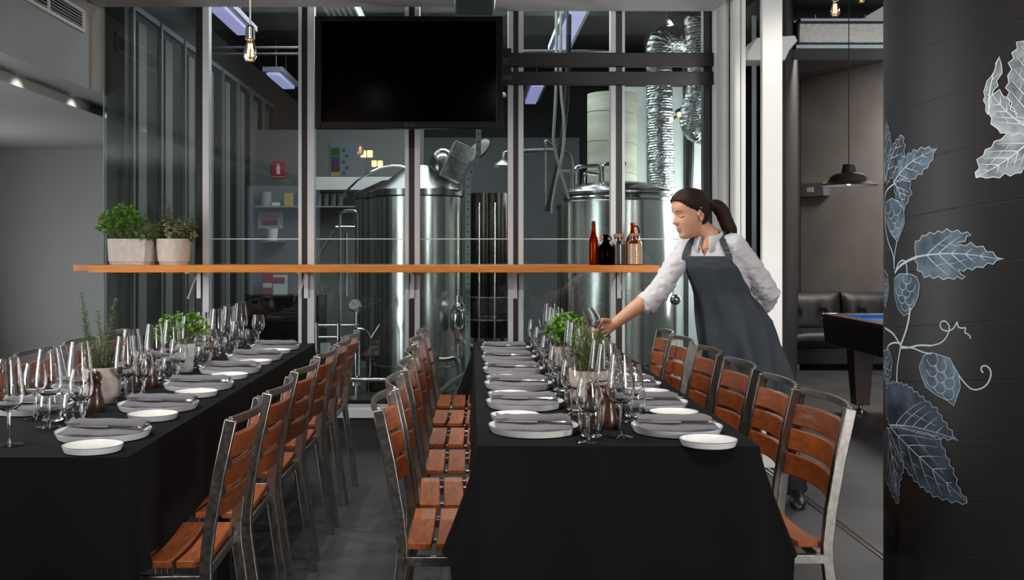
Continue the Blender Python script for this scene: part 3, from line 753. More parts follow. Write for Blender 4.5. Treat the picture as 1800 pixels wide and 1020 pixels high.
obj('blade', MB().loft([[(x,-w,0),(x,w,0),(x,w*.8,.0016),(x,-w,.0016)] for x, w in ((-.105,.001),(-.098,.006),(-.06,.0085),(-.01,.0075),(0,.005))]), MT['chrome'], kn)
obj('handle', MB().loft([[(x,-w,-.001),(x,w,-.001),(x,w*.7,.004),(x,-w*.7,.004)] for x, w in ((-.002,.005),(.02,.005),(.07,.0075),(.10,.0075),(.106,.004))]), MT['chrome'], kn)
protos = dict(tall=tall, short=short, tumb=tumb, plate=plate, bread=bread, nap=nap, kn=kn); seen = set()
NAMES = dict(tall=('tall wine glass','tall wine glasses on the %s table'), short=('small wine glass','small wine glasses on the %s table'), tumb=('clear water tumbler','tumblers on the %s table'),
    plate=('white dinner plate under grey napkin','dinner plates on the %s table'), bread=('small white bread plate','bread plates on the %s table'), nap=('folded grey linen napkin','napkins on the %s table'), kn=('steel knife tucked in napkin','knives on the %s table'))
def put(k, x, y, z, rz, where, table):
    lab, grp = NAMES[k]; label = lab+' '+where; p = protos[k]
    if k in seen: dup(p, (x,y,z), rz, label, grp % table)
    else:
        seen.add(k); p.location = (x,y,z); p.rotation_euler = (0,0,rz); p['label'] = label; p['group'] = grp % table
jr = random.Random(11)
def j(a=.004): return jr.uniform(-a,a)
ZT = TZ+.004
def setting(px, py, side, where, table, g, skip=()):
    """side +1: guest sits on the +x side and looks toward -x"""
    s = side; rz = PI if s > 0 else 0
    def uv(u, v): return (px - s*u, py + s*v)      # u toward the middle of the table, v to the guest's right
    if 'plate' not in skip:
        put('plate', px, py, ZT, jr.uniform(0,6), where, table)
        a = j(.05)
        put('nap', px+j(.003), py, ZT+.001, a, where, table)
        put('kn', px+.012+j(), py+.002, ZT+.0295, a+j(.06)-.05, where, table)
    if 'bread' not in skip: put('bread', px+s*.045, py-s*.212, ZT, jr.uniform(0,6), where, table)
    for k in ('tumb','short','tall'):
        if k in skip or k not in g: continue
        u, v = g[k]; x, y = uv(u, v); put(k, x+j(.003), y+j(.003), ZT, jr.uniform(0,6), where, table)
gR_left = dict(tumb=(.16,.09), short=(.14,.165), tall=(.245,.09))
gR_right = dict(tumb=(.08,.27), short=(.10,.19), tall=(.17,.25))
for i in range(6):
    y = 3.085+.489*i
    setting(.185, y, -1, 'at %s place from front, left side of right table' % ORD[i], 'right', gR_left)
    setting(.603, y-.005, 1, 'at %s place from front, right side of right table' % ORD[i], 'right', gR_right)
gL_right = dict(tumb=(.168,.22), short=(.12,.15), tall=(.222,.16))
gL_left = dict(tumb=(.15,.21), short=(.077,.155), tall=(.186,.07))
for i in range(6):
    y = 3.0+.525*i; g = dict(gL_right)
    if i == 1: g.update(tall=(.145,.098), tumb=(.155,.245), short=(.105,.178))
    setting(-1.045, y, 1, 'at %s place from front, right side of left table' % ORD[i], 'left', g)
    y = 2.95+.525*i
    if i == 0: setting(-1.45, y, -1, 'standing nearest the left edge of the photo, left table', 'left', gL_left, ('plate','bread','tumb','short'))
    else: setting(-1.45, y, -1, 'at %s place in view, left side of left table' % ORD[i-1], 'left', gL_left, ('bread',) if i == 0 else ())

# pepper mills
def make_mill():
    t = thing('pepper_mill', 'x', 'mill')
    obj('mill_body', MB().lathe([(0,0),(.026,0),(.0275,.006),(.0275,.022),(.0255,.040),(.0195,.062),(.0165,.076),(.0178,.084),(.0185,.090),(.0150,.0935),(0,.0935)],28), MT['millwood'], t, sm=50)
    obj('mill_head', MB().lathe([(0,.094),(.013,.094),(.0175,.098),(.0205,.108),(.0205,.114),(.0165,.125),(.008,.131),(0,.132)],28), MT['millwood'], t, sm=50)
    obj('knob', MB().lathe([(0,.131),(.004,.131),(.0045,.136),(.003,.139),(0,.1395)],14), MT['chrome'], t)
    return t
mp = make_mill()
for i, (x, y, lb) in enumerate(((.414,3.15,'dark wooden pepper mill nearest the front of the right table'),(.372,3.215,'dark wooden salt mill just behind the front mill, right table'),
        (-1.243,3.49,'dark wooden pepper mill beside the rosemary pot on the left table'),(-1.302,4.09,'dark wooden mill in mid left table, left of a close pair'),(-1.238,4.08,'dark wooden mill in mid left table, right of a close pair'),
        (-1.262,5.12,'dark wooden mill near the far end of the left table'),(.41,5.12,'dark wooden mill near the far end of the right table'))):
    if i == 0: mp.location = (x,y,ZT); mp['label'] = lb; mp['group'] = 'wooden mills on the tables'
    else: dup(mp, (x,y,ZT), jr.uniform(0,6), lb, 'wooden mills on the tables')

# potted herbs on the tables
def planter(x, y, label, kind, r0, r1, h, n=28, mat='concrete'):
    t = thing('potted_herb', label, 'plant', (x,y,ZT))
    obj('pot', pot_mesh(r0,r1,h,n,(0,0,0),.4), MT[mat], t, sm=30); obj('soil', MB().cyl((0,0,h-.03),(0,0,h-.016),r1-.012,n=20), MT['soil'], t)
    return t
t = planter(.415,3.655,'rosemary in a pale concrete pot on the right table','r',.068,.076,.118)
rh = random.Random(5)
hs = [(rh.uniform(-.05,.06),rh.uniform(-.045,.045),rh.uniform(.07,.165),(rh.uniform(-.02,.02),rh.uniform(-.02,.02))) for _ in range(34)]
lf, st = spikes_rosemary((0,0,.105), .06, hs); obj('foliage', lf, MT['rosemary'], t, sm=0); obj('stem', st, MT['stem'], t)
t = planter(.43,4.63,'bright parsley in a pot beyond the rosemary on the right table','p',.06,.068,.11)
lf, st = bush_parsley((0,0,.10), .085, .08, .15, 110); obj('foliage', lf, MT['parsley'], t, sm=0); obj('stem', st, MT['stem'], t)
t = planter(-1.287,3.68,'tall rosemary sprigs in a pale concrete pot on the left table','r',.060,.068,.125)
hs = [(-.045,0,.27,(-.028,0)),(-.02,.01,.21,(.0,0)),(-.035,-.01,.16,(-.02,0)),(.04,0,.25,(.005,0)),(.03,.02,.14,(.02,0)),(-.01,0,.10,(-.02,0)),(.0,.02,.12,(.01,0)),(.05,.0,.11,(.03,0)),(-.05,.02,.11,(-.03,0)),(-.055,.01,.2,(-.012,0))]
lf, st = spikes_rosemary((0,0,.11), .05, hs); obj('foliage', lf, MT['rosemary'], t, sm=0); obj('stem', st, MT['stem'], t)
t = thing('potted_herb', 'parsley in a narrow galvanised square pot on the left table', 'plant', (-1.255,4.60,ZT), .5)
obj('pot', MB().loft([[(a*s,b*s,z) for a,b in ((-1,-1),(1,-1),(1,1),(-1,1))] for s,z in ((.034,0),(.043,.125),(.040,.125),(.038,.10))]), MT['galv'], t, .002)
lf, st = bush_parsley((0,0,.10), .10, .08, .16, 70); obj('foliage', lf, MT['parsley'], t, sm=0); obj('stem', st, MT['stem'], t)

# ------------------------------------------------------------------ painted column
CC, CR = Vector((1.606,3.0,0)), .40
colo = struct('column', MB().cyl((0,0,0),(0,0,3.35),CR,n=160), MT['column']); colo.location = CC
tag(colo, 'round black column painted with pale blue hop leaves at right edge', 'column', kind='structure')
def onc(px, py):
    """where a point of the photographed painting lies on the column: arc length from a fixed line, height"""
    px = max(px, 1554.4); d = Vector(((px-CX)/F, 1.)); a = d.dot(d); b = d.dot(CC.xy); c = CC.xy.dot(CC.xy)-CR*CR
    q = max(b*b-a*c, 0); t = (b-math.sqrt(q))/a; p = d*t-CC.xy
    th = math.atan2(p.y, p.x); th = th if th < 0 else th-2*PI
    return Vector((th*CR, EYE+(CY-py)*t/F))
def wrap(s, z, off): th = s/CR; return ((CR+off)*math.cos(th), (CR+off)*math.sin(th), z)
def dens(pts, step, closed=True):
    out = []
    m = len(pts) if closed else len(pts)-1
    for i in range(m):
        a, b = pts[i], pts[(i+1) % len(pts)]; n = max(1, int((b-a).length/step))
        out += [a.lerp(b, k/n) for k in range(n)]
    if not closed: out.append(pts[-1])
    return out
def smooth(pts, it=1):
    for _ in range(it):
        o = [pts[0]]
        for a, b in zip(pts, pts[1:]): o += [a.lerp(b,.25), a.lerp(b,.75)]
        pts = o+[pts[-1]]
    return pts
def inside(p, poly):
    c = False; n = len(poly)
    for i in range(n):
        a, b = poly[i], poly[i-1]
        if (a.y > p.y) != (b.y > p.y) and p.x < (b.x-a.x)*(p.y-a.y)/(b.y-a.y)+a.x: c = not c
    return c
def fillmesh(poly, off):
    xs = [p.x for p in poly]; ys = [p.y for p in poly]; ins = []; st = .014
    x = min(xs)+st/2
    while x < max(xs):
        y = min(ys)+st/2
        while y < max(ys):
            p = Vector((x,y))
            if inside(p, poly) and min((p-q).length for q in poly) > st*.4: ins.append(p)
            y += st
        x += st
    n = len(poly); r = delaunay_2d_cdt(poly+ins, [(i,(i+1)%n) for i in range(n)], [], 1, 1e-6)
    return MB().add([wrap(v.x,v.y,off) for v in r[0]], [tuple(f) for f in r[2]])
def stroke(mb, pts, w, off, taper=False):
    pts = dens(pts, .012, False); n = len(pts); vs = []
    for i, p in enumerate(pts):
        t = pts[min(i+1,n-1)]-pts[max(i-1,0)]
        if t.length < 1e-9: t = Vector((1,0))
        t.normalize(); nn = Vector((-t.y,t.x)); ww = w/2*(1-.75*i/(n-1) if taper else 1)
        for q in (p+nn*ww, p-nn*ww): vs.append(wrap(q.x,q.y,off))
    mb.add(vs, [(2*i,2*i+1,2*i+3,2*i+2) for i in range(n-1)])
def A_(l): return [onc(1540+x/3, 200+y/3) for x, y in l]
def B_(l): return [onc(1540+x/2.55, 500+y/2.55) for x, y in l]
def C_(l): return [onc(1700+x/3.52, 40+y/3.52) for x, y in l]
def leaf(poly, base, tip, mat, vm='vein', teeth=.006, lw=.0028, label=None, nv=4):
    pts = dens(poly, .011); n = len(pts); cen = sum(pts, Vector((0,0)))/n; tp = []
    for i, p in enumerate(pts):
        t = (pts[(i+1)%n]-pts[i-1]); nn = Vector((t.y,-t.x)).normalized() if t.length > 1e-9 else Vector((0,0))
        if nn.dot(p-cen) < 0: nn = -nn
        tp.append(p+nn*(teeth if i % 2 else -teeth*.25))
    o = obj('hop_leaf', fillmesh(tp, .0008), MT[mat], colo, sm=0, label=label)
    v = MB(); stroke(v, tp+[tp[0]], lw*.7, .0016); d = tip-base; L = d.length; d.normalize(); q = Vector((-d.y,d.x))
    cv = [base+(tip-base)*k/8 + q*.05*L*math.sin(PI*k/8) for k in range(9)]; stroke(v, cv, lw*1.5, .0018, True)
    for k in range(1, nv+1):
        p = cv[0].lerp(cv[-1], k/(nv+1.3)) + q*.05*L*math.sin(PI*k/(nv+1.3))
        for s in (-1,1):
            dd = (d*.8+q*s*.75).normalized(); m = 0; cur = p; path = [p]
            while m < 40:
                cur = cur+(dd+d*.03*m).normalized()*.006; m += 1
                if not inside(cur, poly): break
                path.append(cur)
            path = path[:max(2,int(len(path)*.93))]
            if len(path) > 2:
                stroke(v, path, lw, .0016, True)
                if len(path) > 6:
                    c = path[len(path)//2]; e = c+(d*.95-q*s*.25).normalized()*.006*len(path)*.35
                    if inside(e, poly): stroke(v, [c,e], lw*.6, .0016, True)
    obj('vein', v, MT[vm], o, sm=0)
def cone(poly, axis0, axis1, mat='leafblue'):
    pts = dens(poly, .012); o = obj('hop_cone', fillmesh(pts, .0008), MT[mat], colo, sm=0)
    v = MB(); stroke(v, pts+[pts[0]], .0018, .0016); d = axis1-axis0; L = d.length; d.normalize(); q = Vector((-d.y,d.x))
    W = max(abs((p-axis0).dot(q)) for p in poly)*2; rows = 6
    for r in range(rows):
        for c in range(-2,3):
            cen = axis0+d*L*(r+.6)/rows+q*W*.26*(c+(.5 if r % 2 else 0))
            arc = [cen+q*W*.15*math.cos(a)+d*L*.13*math.sin(a) for a in [i*PI/6 for i in range(7)]]
            arc = [arc[0]-d*L*.06]+arc+[arc[-1]-d*L*.06]
            if all(inside(p, poly) for p in arc): stroke(v, arc, .0018, .0016)
    obj('bract', v, MT['vein'], o, sm=0)
def P1(x, y, f): return f([(x,y)])[0]
leaf(A_([(45,370),(42,230),(45,130),(58,45),(75,110),(80,170),(70,230),(58,300)]), P1(48,350,A_), P1(58,50,A_), 'leafdark', nv=3)
leaf(A_([(48,310),(70,230),(95,165),(140,112),(152,170),(150,215),(120,250),(85,330),(60,370)]), P1(55,350,A_), P1(140,118,A_), 'leafdark', nv=3)
leaf(A_([(98,365),(150,345),(180,365),(185,420),(150,500),(110,450)]), P1(100,360,A_), P1(150,495,A_), 'leafdark', nv=3)
leaf(A_([(95,365),(100,310),(150,235),(200,200),(260,182),(315,188),(285,260),(240,310),(190,345),(140,345)]), P1(97,360,A_), P1(314,190,A_), 'leafblue')
leaf(A_([(205,710),(215,680),(265,640),(330,630),(375,618),(430,625),(505,640),(470,670),(420,705),(500,690),(560,710),(610,740),(662,768),(590,790),(530,810),(440,822),(475,860),(410,862),(385,868),(330,860),(260,855),(225,820),(215,770)]), P1(215,755,A_), P1(660,768,A_), 'leafblue', lw=.0034, nv=5)
cone(A_([(55,470),(85,445),(130,470),(148,500),(152,580),(115,675),(75,620),(52,540)]), P1(92,460,A_), P1(112,670,A_))
cone(A_([(100,870),(125,845),(180,845),(215,860),(232,900),(225,960),(205,1010),(175,1050),(150,1066),(120,1030),(100,960)]), P1(165,850,A_), P1(152,1062,A_))
cone(A_([(40,820),(65,850),(70,930),(55,1020),(40,1000)]), P1(52,830,A_), P1(52,1010,A_), 'leafdark')
cone(B_([(195,370),(215,320),(250,305),(330,330),(370,400),(380,460),(350,545),(320,520),(270,495),(225,460),(205,410)]), P1(245,315,B_), P1(350,540,B_))
cone(B_([(36,300),(60,290),(75,340),(70,410),(48,450),(36,400)]), P1(50,295,B_), P1(48,445,B_), 'leafdark')
leaf(B_([(45,480),(60,445),(95,440),(150,460),(210,510),(270,560),(300,610),(360,695),(290,685),(220,665),(180,655),(120,640),(65,635),(48,580)]), P1(65,632,B_), P1(355,690,B_), 'leafdark', nv=5)
leaf(B_([(65,635),(110,640),(180,665),(240,675),(285,700),(315,770),(350,850),(370,920),(412,980),(340,970),(260,945),(190,890),(140,830),(110,770),(75,690)]), P1(68,640,B_), P1(408,976,B_), 'leafdark', nv=5)
leaf(B_([(55,640),(80,700),(115,780),(125,820),(105,900),(100,985),(70,930),(45,860),(36,780),(38,690)]), P1(56,645,B_), P1(98,975,B_), 'leafdark', nv=4)
leaf(C_([(130,570),(110,480),(112,400),(150,330),(185,290),(180,250),(195,218),(215,260),(210,310),(185,360),(185,390),(150,440),(140,520)]), P1(135,560,C_), P1(195,222,C_), 'leafpale', 'veinpale', .003, .003, nv=2)
leaf(C_([(150,590),(140,520),(150,450),(200,425),(250,480),(280,540),(310,580),(400,640),(400,680),(320,690),(240,685),(190,660),(160,620)]), P1(390,660,C_), P1(160,450,C_), 'leafpale', 'veinpale', .005, .0034)
leaf(C_([(425,92),(352,110),(320,130),(295,190),(275,250),(270,330),(255,370),(262,460),(285,530),(320,590),(370,640),(430,640),(490,560),(520,400),(500,220),(460,120)]), P1(395,640,C_), P1(420,95,C_), 'leafpale', 'veinpale', .007, .0036, nv=5)
leaf(C_([(55,962),(75,900),(75,850),(100,820),(150,770),(210,720),(260,690),(330,690),(430,690),(440,800),(430,910),(352,900),(300,935),(235,935),(160,958),(120,948)]), P1(425,700,C_), P1(58,958,C_), 'leafpale', 'veinpale', .006, .0034, nv=5)
def vine(name, pts, w):
    mb = MB(); stroke(mb, smooth(pts,2), w, .0013, False); obj(name, mb, MT['vein'], colo, sm=0)
vine('vine_stem', A_([(98,370),(60,400),(45,450),(50,560),(60,660),(95,740),(98,820)]), .005)
vine('vine_stem', A_([(112,672),(104,720),(98,760),(98,815)]), .004)
vine('vine_stem', A_([(218,755),(160,780),(120,810),(100,840)]), .007)
vine('vine_stem', A_([(165,850),(165,800),(150,768),(120,785),(105,830)]), .004)
vine('vine_stem', B_([(155,105),(145,180),(125,240),(115,265)]), .007)
vine('vine_stem', B_([(115,265),(105,320),(95,380),(95,440)]), .006)
vine('vine_stem', B_([(42,195),(75,215),(95,245),(110,272)]), .006)
vine('vine_stem', B_([(110,285),(150,285),(190,272),(250,275)]), .005)
vine('vine_stem', B_([(115,278),(170,285),(210,305),(250,312)]), .004)
vine('vine_stem', B_([(115,265),(80,260),(55,275),(50,300)]), .005)
vine('tendril', B_([(250,275),(300,262),(330,215),(330,180),(305,160),(287,175),(292,200),(318,212),(350,200),(366,162),(366,190),(385,198),(405,192),(396,218),(420,225),(424,243)]), .0035)
vine('tendril', B_([(370,405),(395,440),(435,478),(490,462),(515,420),(516,385),(495,363),(472,368),(472,388),(482,396)]), .004)
# ------------------------------------------------------------------ the brewery behind the glass
struct('wall_partition', MB().box(-2.3,(745-CX)*11.2/F,11.2,11.3,.02,2.56), M('partition_paint',(.15,.155,.15),.6,var=.08,scale=2))
def wz(py, D): return EYE+(CY-py)*D/F
def wx(px, D): return (px-CX)*D/F
def tankbody(x, y, r, z0, z1, n=72): return MB().lathe([(0,z0),(r*.9,z0),(r,z0+.02),(r,z1),(0,z1)], n, (x,y,0))
D = 8.0; x = wx(735,D); r = .333; zr = wz(346,D)
t = thing('brewing_tank', 'tall steel brewing tank with conical lid, left of centre behind the glass', 'tank', (x,D,.02))
obj('shell', tankbody(x,D,r,.22,zr), MT['tank'], t, w=True)
obj('lid', MB().lathe([(r*1.0,zr-.01),(r*1.04,zr),(r*1.04,zr+.045),(r*.99,zr+.05),(r*.25,zr+.235),(0,zr+.24)],72,(x,D,0)), MT['lid'], t, w=True)
obj('band', MB().tube([(x+r*1.01*math.cos(a),D+r*1.01*math.sin(a),.42) for a in [i*PI/24 for i in range(48)]],.006,8,closed=True), MT['chrome'], t, w=True)
for a in (.8,2.3,3.9,5.4): obj('leg', MB().cyl((x+r*.8*math.cos(a),D+r*.8*math.sin(a),.02),(x+r*.8*math.cos(a),D+r*.8*math.sin(a),.23),.025), MT['chrome'], t, w=True)
obj('manway_dome', MB().ell((wx(778,7.95),8.02,wz(292,7.95)),(.105,.10,.14),24), MT['lid'], t, w=True)
h = obj('hatch_lid', MB().lathe([(0,.0),(.10,.0),(.115,.012),(.115,.02),(0,.035)],36), MT['darksteel'], t)
h.location = Vector((wx(842,7.9),8.0,wz(265,7.9)))-t.location; h.rotation_euler = (.5,-.75,0)
hp = MB().obox((0,0,0),(.155,.14,.27),Matrix.Identity(3)).obox((0,-.071,.01),(.165,.006,.012),Matrix.Rotation(.12,3,'Y'))
h = obj('hop_box', hp, MT['galv'], t, .004); h.location = Vector((wx(803,7.75),7.76,wz(285,7.75)))-t.location; h.rotation_euler = (0,.42,.15)
obj('box_stay', MB().tube([(wx(806,7.75),7.76,wz(316,7.75)),(wx(812,7.75),7.8,wz(332,7.75)),(wx(800,7.75),7.85,wz(336,7.75))],.008,8), MT['chrome'], t, w=True)
D2 = 8.9; x2 = wx(692,D2)
t = thing('brewing_tank', 'dark-sided steel tank partly hidden behind the conical-lid tank', 'tank', (x2,D2,.02))
obj('shell', tankbody(x2,D2,.325,.36,wz(350,D2)), MT['tank'], t, w=True)
obj('lid', MB().lathe([(.33,wz(350,D2)-.01),(.34,wz(350,D2)),(.33,wz(340,D2)),(.1,wz(318,D2)),(0,wz(316,D2))],60,(x2,D2,0)), MT['lid'], t, w=True)
arc = [(603,346),(610,335),(628,318),(648,304),(668,295),(690,291),(705,292),(720,298)]
obj('spray_pipe', MB().tube([(wx(a,8.6),8.6,wz(b,8.6)) for a,b in arc],.009,8), MT['chrome'], t, w=True)
obj('pipe_end', MB().obox((wx(605,8.6),8.6,wz(344,8.6)),(.03,.03,.045),Matrix.Rotation(.6,3,'Y')), MT['chrome'], t, w=True)
for a in (.8,2.3,3.9,5.4): obj('leg', MB().cyl((x2+.26*math.cos(a),D2+.26*math.sin(a),.02),(x2+.26*math.cos(a),D2+.26*math.sin(a),.37),.025), MT['darksteel'], t, w=True)
# right-hand tank
D = 8.3; x = wx(1085,D); r = .44; zr = wz(356,D)
t = thing('brewing_tank', 'wide bright steel tank with domed lid behind the bottles', 'tank', (x,D,.02))
obj('shell', tankbody(x,D,r,.40,zr), MT['tank'], t, w=True)
obj('lid', MB().lathe([(r,zr-.01),(r*.97,zr+.005),(r*.95,zr+.05),(r*.985,zr+.06),(r*.985,zr+.075),(r*.9,zr+.10),(r*.6,zr+.145),(r*.25,zr+.165),(0,zr+.17)],72,(x,D,0)), MT['lid'], t, w=True)
obj('lid_clamp', MB().tube([(x+r*.97*math.cos(a),D+r*.97*math.sin(a),zr+.028) for a in [i*PI/24 for i in range(48)]],.012,8,closed=True), MT['chrome'], t, w=True)
for a in (.8,2.3,3.9,5.4): obj('leg', MB().cyl((x+r*.8*math.cos(a),D+r*.8*math.sin(a),.02),(x+r*.8*math.cos(a),D+r*.8*math.sin(a),.41),.03), MT['chrome'], t, w=True)
def pxtube(pts, D, rr_, n=10): return MB().tube(smooth([Vector((wx(a,D),D,wz(b,D))) for a,b in pts],2), rr_, n)
obj('loop_pipe', pxtube([(1011,345),(1011,300),(1014,294),(1022,293),(1050,291),(1055,294),(1055,330)],8.2,.014), MT['chrome'], t, w=True)
obj('loop_pipe', pxtube([(1060,330),(1060,292),(1064,289),(1075,288),(1100,288)],8.3,.015), MT['chrome'], t, w=True)
obj('vent_pipe', pxtube([(1026,334),(1026,302),(1040,306),(1052,306)],8.25,.012), MT['chrome'], t, w=True)
D3 = 9.2; x3 = wx(1030,D3)
t = thing('brewing_tank', 'smaller domed steel tank peeping out left of the wide bright tank', 'tank', (x3,D3,.02))
obj('shell', tankbody(x3,D3,.25,.3,wz(368,D3)), MT['tank'], t, w=True)
obj('lid', MB().lathe([(.25,wz(368,D3)-.01),(.262,wz(366,D3)),(.262,wz(362,D3)),(.2,wz(354,D3)),(0,wz(350,D3))],60,(x3,D3,0)), MT['lid'], t, w=True)
for a in (.8,2.3,3.9,5.4): obj('leg', MB().cyl((x3+.2*math.cos(a),D3+.2*math.sin(a),.02),(x3+.2*math.cos(a),D3+.2*math.sin(a),.31),.025), MT['darksteel'], t, w=True)
for i, (px, rr_, lb) in enumerate(((846,.10,'narrow dark fermenting tank left of a dark pair behind glass'),(873,.11,'narrow dark fermenting tank right of a dark pair behind glass'))):
    D4 = 9.4; x4 = wx(px,D4)
    t = thing('fermenting_tank', lb, 'tank', (x4,D4,.02), 0, 'dark fermenting tanks')
    obj('shell', tankbody(x4,D4,rr_,.5,wz(340,D4),40), MT['darksteel'], t, w=True)
    for z in (.66,.86): obj('ring', MB().tube([(x4+(rr_+.008)*math.cos(a),D4+(rr_+.008)*math.sin(a),z) for a in [k*PI/12 for k in range(24)]],.007,6,closed=True), MT['steel'], t, w=True)
    obj('sight_pipe', MB().cyl((x4-.02,D4-rr_-.02,.5),(x4-.02,D4-rr_-.02,1.7),.008), MT['chrome'], t, w=True)
    for a in (.8,2.3,3.9,5.4): obj('leg', MB().cyl((x4+rr_*.7*math.cos(a),D4+rr_*.7*math.sin(a),.02),(x4+rr_*.7*math.cos(a),D4+rr_*.7*math.sin(a),.51),.015), MT['darksteel'], t, w=True)
# keg-like pump below
D = 7.7; x = wx(807,D)
t = thing('steam_trap', 'squat polished steel vessel with bent pipe beside the slotted strut', 'vessel', (x,D,.02))
obj('vessel_body', MB().lathe([(0,wz(584,D)),(.05,wz(584,D)),(.068,wz(576,D)),(.068,wz(548,D)),(.05,wz(538,D)),(.03,wz(532,D)),(.03,wz(520,D)),(0,wz(520,D))],28,(x,D,0)), MT['chrome'], t, w=True)
obj('outlet_pipe', pxtube([(803,584),(806,598),(818,606),(838,616)],7.65,.028), MT['chrome'], t, w=True)
obj('stand', MB().cyl((x,D,.02),(x,D,wz(584,D)),.02), MT['chrome'], t, w=True)
obj('drain_pipe', pxtube([(772,632),(788,632),(800,628),(806,640),(806,660)],7.6,.018), MT['chrome'], t, w=True)
obj('brace', MB().tube([(wx(775,7.5),7.5,.06),(wx(824,7.6),7.62,wz(650,7.6))],.014,8), MT['steel'], t, w=True)
# slotted strut
D = 7.4; pts = [Vector((wx(a,D),D,wz(b,D))) for a,b in ((841,60),(841,272),(823,314),(822,560),(822,755.4))]
t = thing('slotted_strut', 'bent grey-green slotted steel strut standing in front of the tanks', 'strut', (pts[-1].x,D,.02))
obj('strut_bar', MB().bar(pts,.037,.008,(1,0,0)), M('strut_paint',(.40,.48,.48),.45,.3), t, w=True)
sl = MB()
for i in range(26):
    py = 236+i*13.2; px = 841 if py < 272 else (841-(py-272)*18/42 if py < 314 else 823-(py-314)/250)
    sl.cyl((wx(px,D),D-.006,wz(py,D)),(wx(px,D),D-.0035,wz(py,D)),.006,n=8)
obj('slot', sl, MT['blackwall'], t, w=True)
# manifold with gauge
D = 7.5
t = thing('pipe_manifold', 'polished steel pipework with round gauge and tap behind left chairs', 'pipework', (wx(625,D),D,.02))
obj('riser_pipe', pxtube([(597,600),(597,400),(597,378),(602,372),(610,371),(622,371),(627,376),(627,400),(627,540)],D,.012), MT['chrome'], t, w=True)
obj('riser_pipe', pxtube([(608,410),(608,520)],D,.010), MT['chrome'], t, w=True)
obj('cross_pipe', MB().cyl((wx(590,D),D,wz(400,D)),(wx(624,D),D,wz(400,D)),.012), MT['chrome'], t, w=True)
obj('stay', MB().cyl((wx(553,D),D,wz(460,D)),(wx(588,D),D,wz(405,D)),.011), MT['chrome'], t, w=True)
for py, a, b in ((573,553,630),(594,553,600)): obj('cross_pipe', MB().cyl((wx(a,D),D,wz(py,D)),(wx(b,D),D,wz(py,D)),.011), MT['chrome'], t, w=True)
for px in (557,595): obj('post', MB().cyl((wx(px,D),D,.02),(wx(px,D),D,wz(568,D)),.014), MT['chrome'], t, w=True)
gc = Vector((wx(625,D),D-.02,wz(538,D))); gn = Vector((-.15,-.85,.5)).normalized(); g0 = gn.orthogonal().normalized()
obj('gauge', MB().cyl(gc,gc+gn*.025,.046,n=28), MT['chrome'], t, w=True)
obj('gauge_face', MB().cyl(gc+gn*.0252,gc+gn*.027,.040,n=28), MT['paper'], t, w=True)
obj('gauge_needle', MB().bar([gc+gn*.0275-g0.cross(gn)*.01,gc+gn*.0275+g0.cross(gn)*.03],.003,.001,gn.cross(g0.cross(gn))), MT['blackmetal'], t, w=True)
obj('gauge_stem', MB().cyl((wx(627,D),D,wz(545,D)),(wx(627,D),D,wz(575,D)),.009), MT['chrome'], t, w=True)
obj('tap', pxtube([(628,579),(640,580),(648,588),(649,600),(649,640),(648,662)],D,.016), MT['chrome'], t, w=True)
obj('tap_lever', MB().cyl((wx(650,D),D,wz(598,D)),(wx(668,D),D-.02,wz(570,D)),.006), MT['chrome'], t, w=True)
obj('drain_pipe', MB().cyl((wx(627,D),D+.02,.02),(wx(627,D),D+.02,wz(590,D)),.024), MT['chrome'], t, w=True)
obj('floor_rail', MB().cyl((wx(600,D),D-.06,wz(666,D)),(wx(706,D),D-.06,wz(666,D)),.013), MT['chrome'], t, w=True)
obj('flange', MB().cyl((wx(627,D),D+.02,.32),(wx(627,D),D+.02,.345),.06,n=24), MT['chrome'], t, w=True)
obj('tag', MB().box(wx(563,7.4),wx(581,7.4),7.4,7.405,wz(621,7.4),wz(603,7.4)), MT['paper'], t, w=True)
tag(obj('drip_tray', MB().box(-1.3,-.2,7.1,7.5,.02,.27), M('tray_steel',(.10,.085,.06),.35,.6,var=.3,scale=4)), 'low brownish steel tray standing on the brewery floor behind the glass', 'tray')
tag(obj('transfer_tube', pxtube([(775,688),(800,668),(825,655),(826,640)],7.3,.02), M('clear_hose',(.25,.24,.22),.3)), 'pale bent hose lying low behind the left chairs of the right table', 'hose')
# overhead pipes, cables
D = 8.6
t = thing('overhead_pipework', 'thin bent steel pipes rising left of the wide bright tank', 'pipework', (wx(1003,D),D,.02))
obj('pipe', pxtube([(958,360),(958,262),(958,245),(972,255),(985,262)],D,.011), MT['steel'], t, w=True)
obj('pipe', pxtube([(918,266),(950,264),(985,264),(1000,268),(1006,282),(1006,345)],D,.014), MT['steel'], t, w=True)
obj('pipe', MB().cyl((wx(1003,D),D,.02),(wx(1003,D),D,wz(300,D)),.012), MT['steel'], t, w=True)
obj('pipe', MB().cyl((wx(985,D),D,wz(302,D)),(wx(1012,D),D,wz(302,D)),.012), MT['steel'], t, w=True)
for i, (pts, lb) in enumerate((([(978,20),(978,150),(974,220),(972,250),(985,300),(1000,350)],'grey cable hanging from the ceiling, leftmost of the hanging bunch'),
        ([(986,20),(985,160),(992,210),(991,260),(980,310),(970,360),(970,375)],'grey cable hanging from the ceiling, middle of the hanging bunch'),
        ([(1000,20),(998,160),(988,250),(972,330),(962,372)],'dark hose hanging from the ceiling, rightmost of the hanging bunch'))):
    D = 7.7+.1*i
    tag(obj('hanging_cable', pxtube(pts,D,.011 if i < 2 else .020), MT['cable' if i < 2 else 'blackcable']), lb, 'cable', 'hanging cables')
D = 8.2
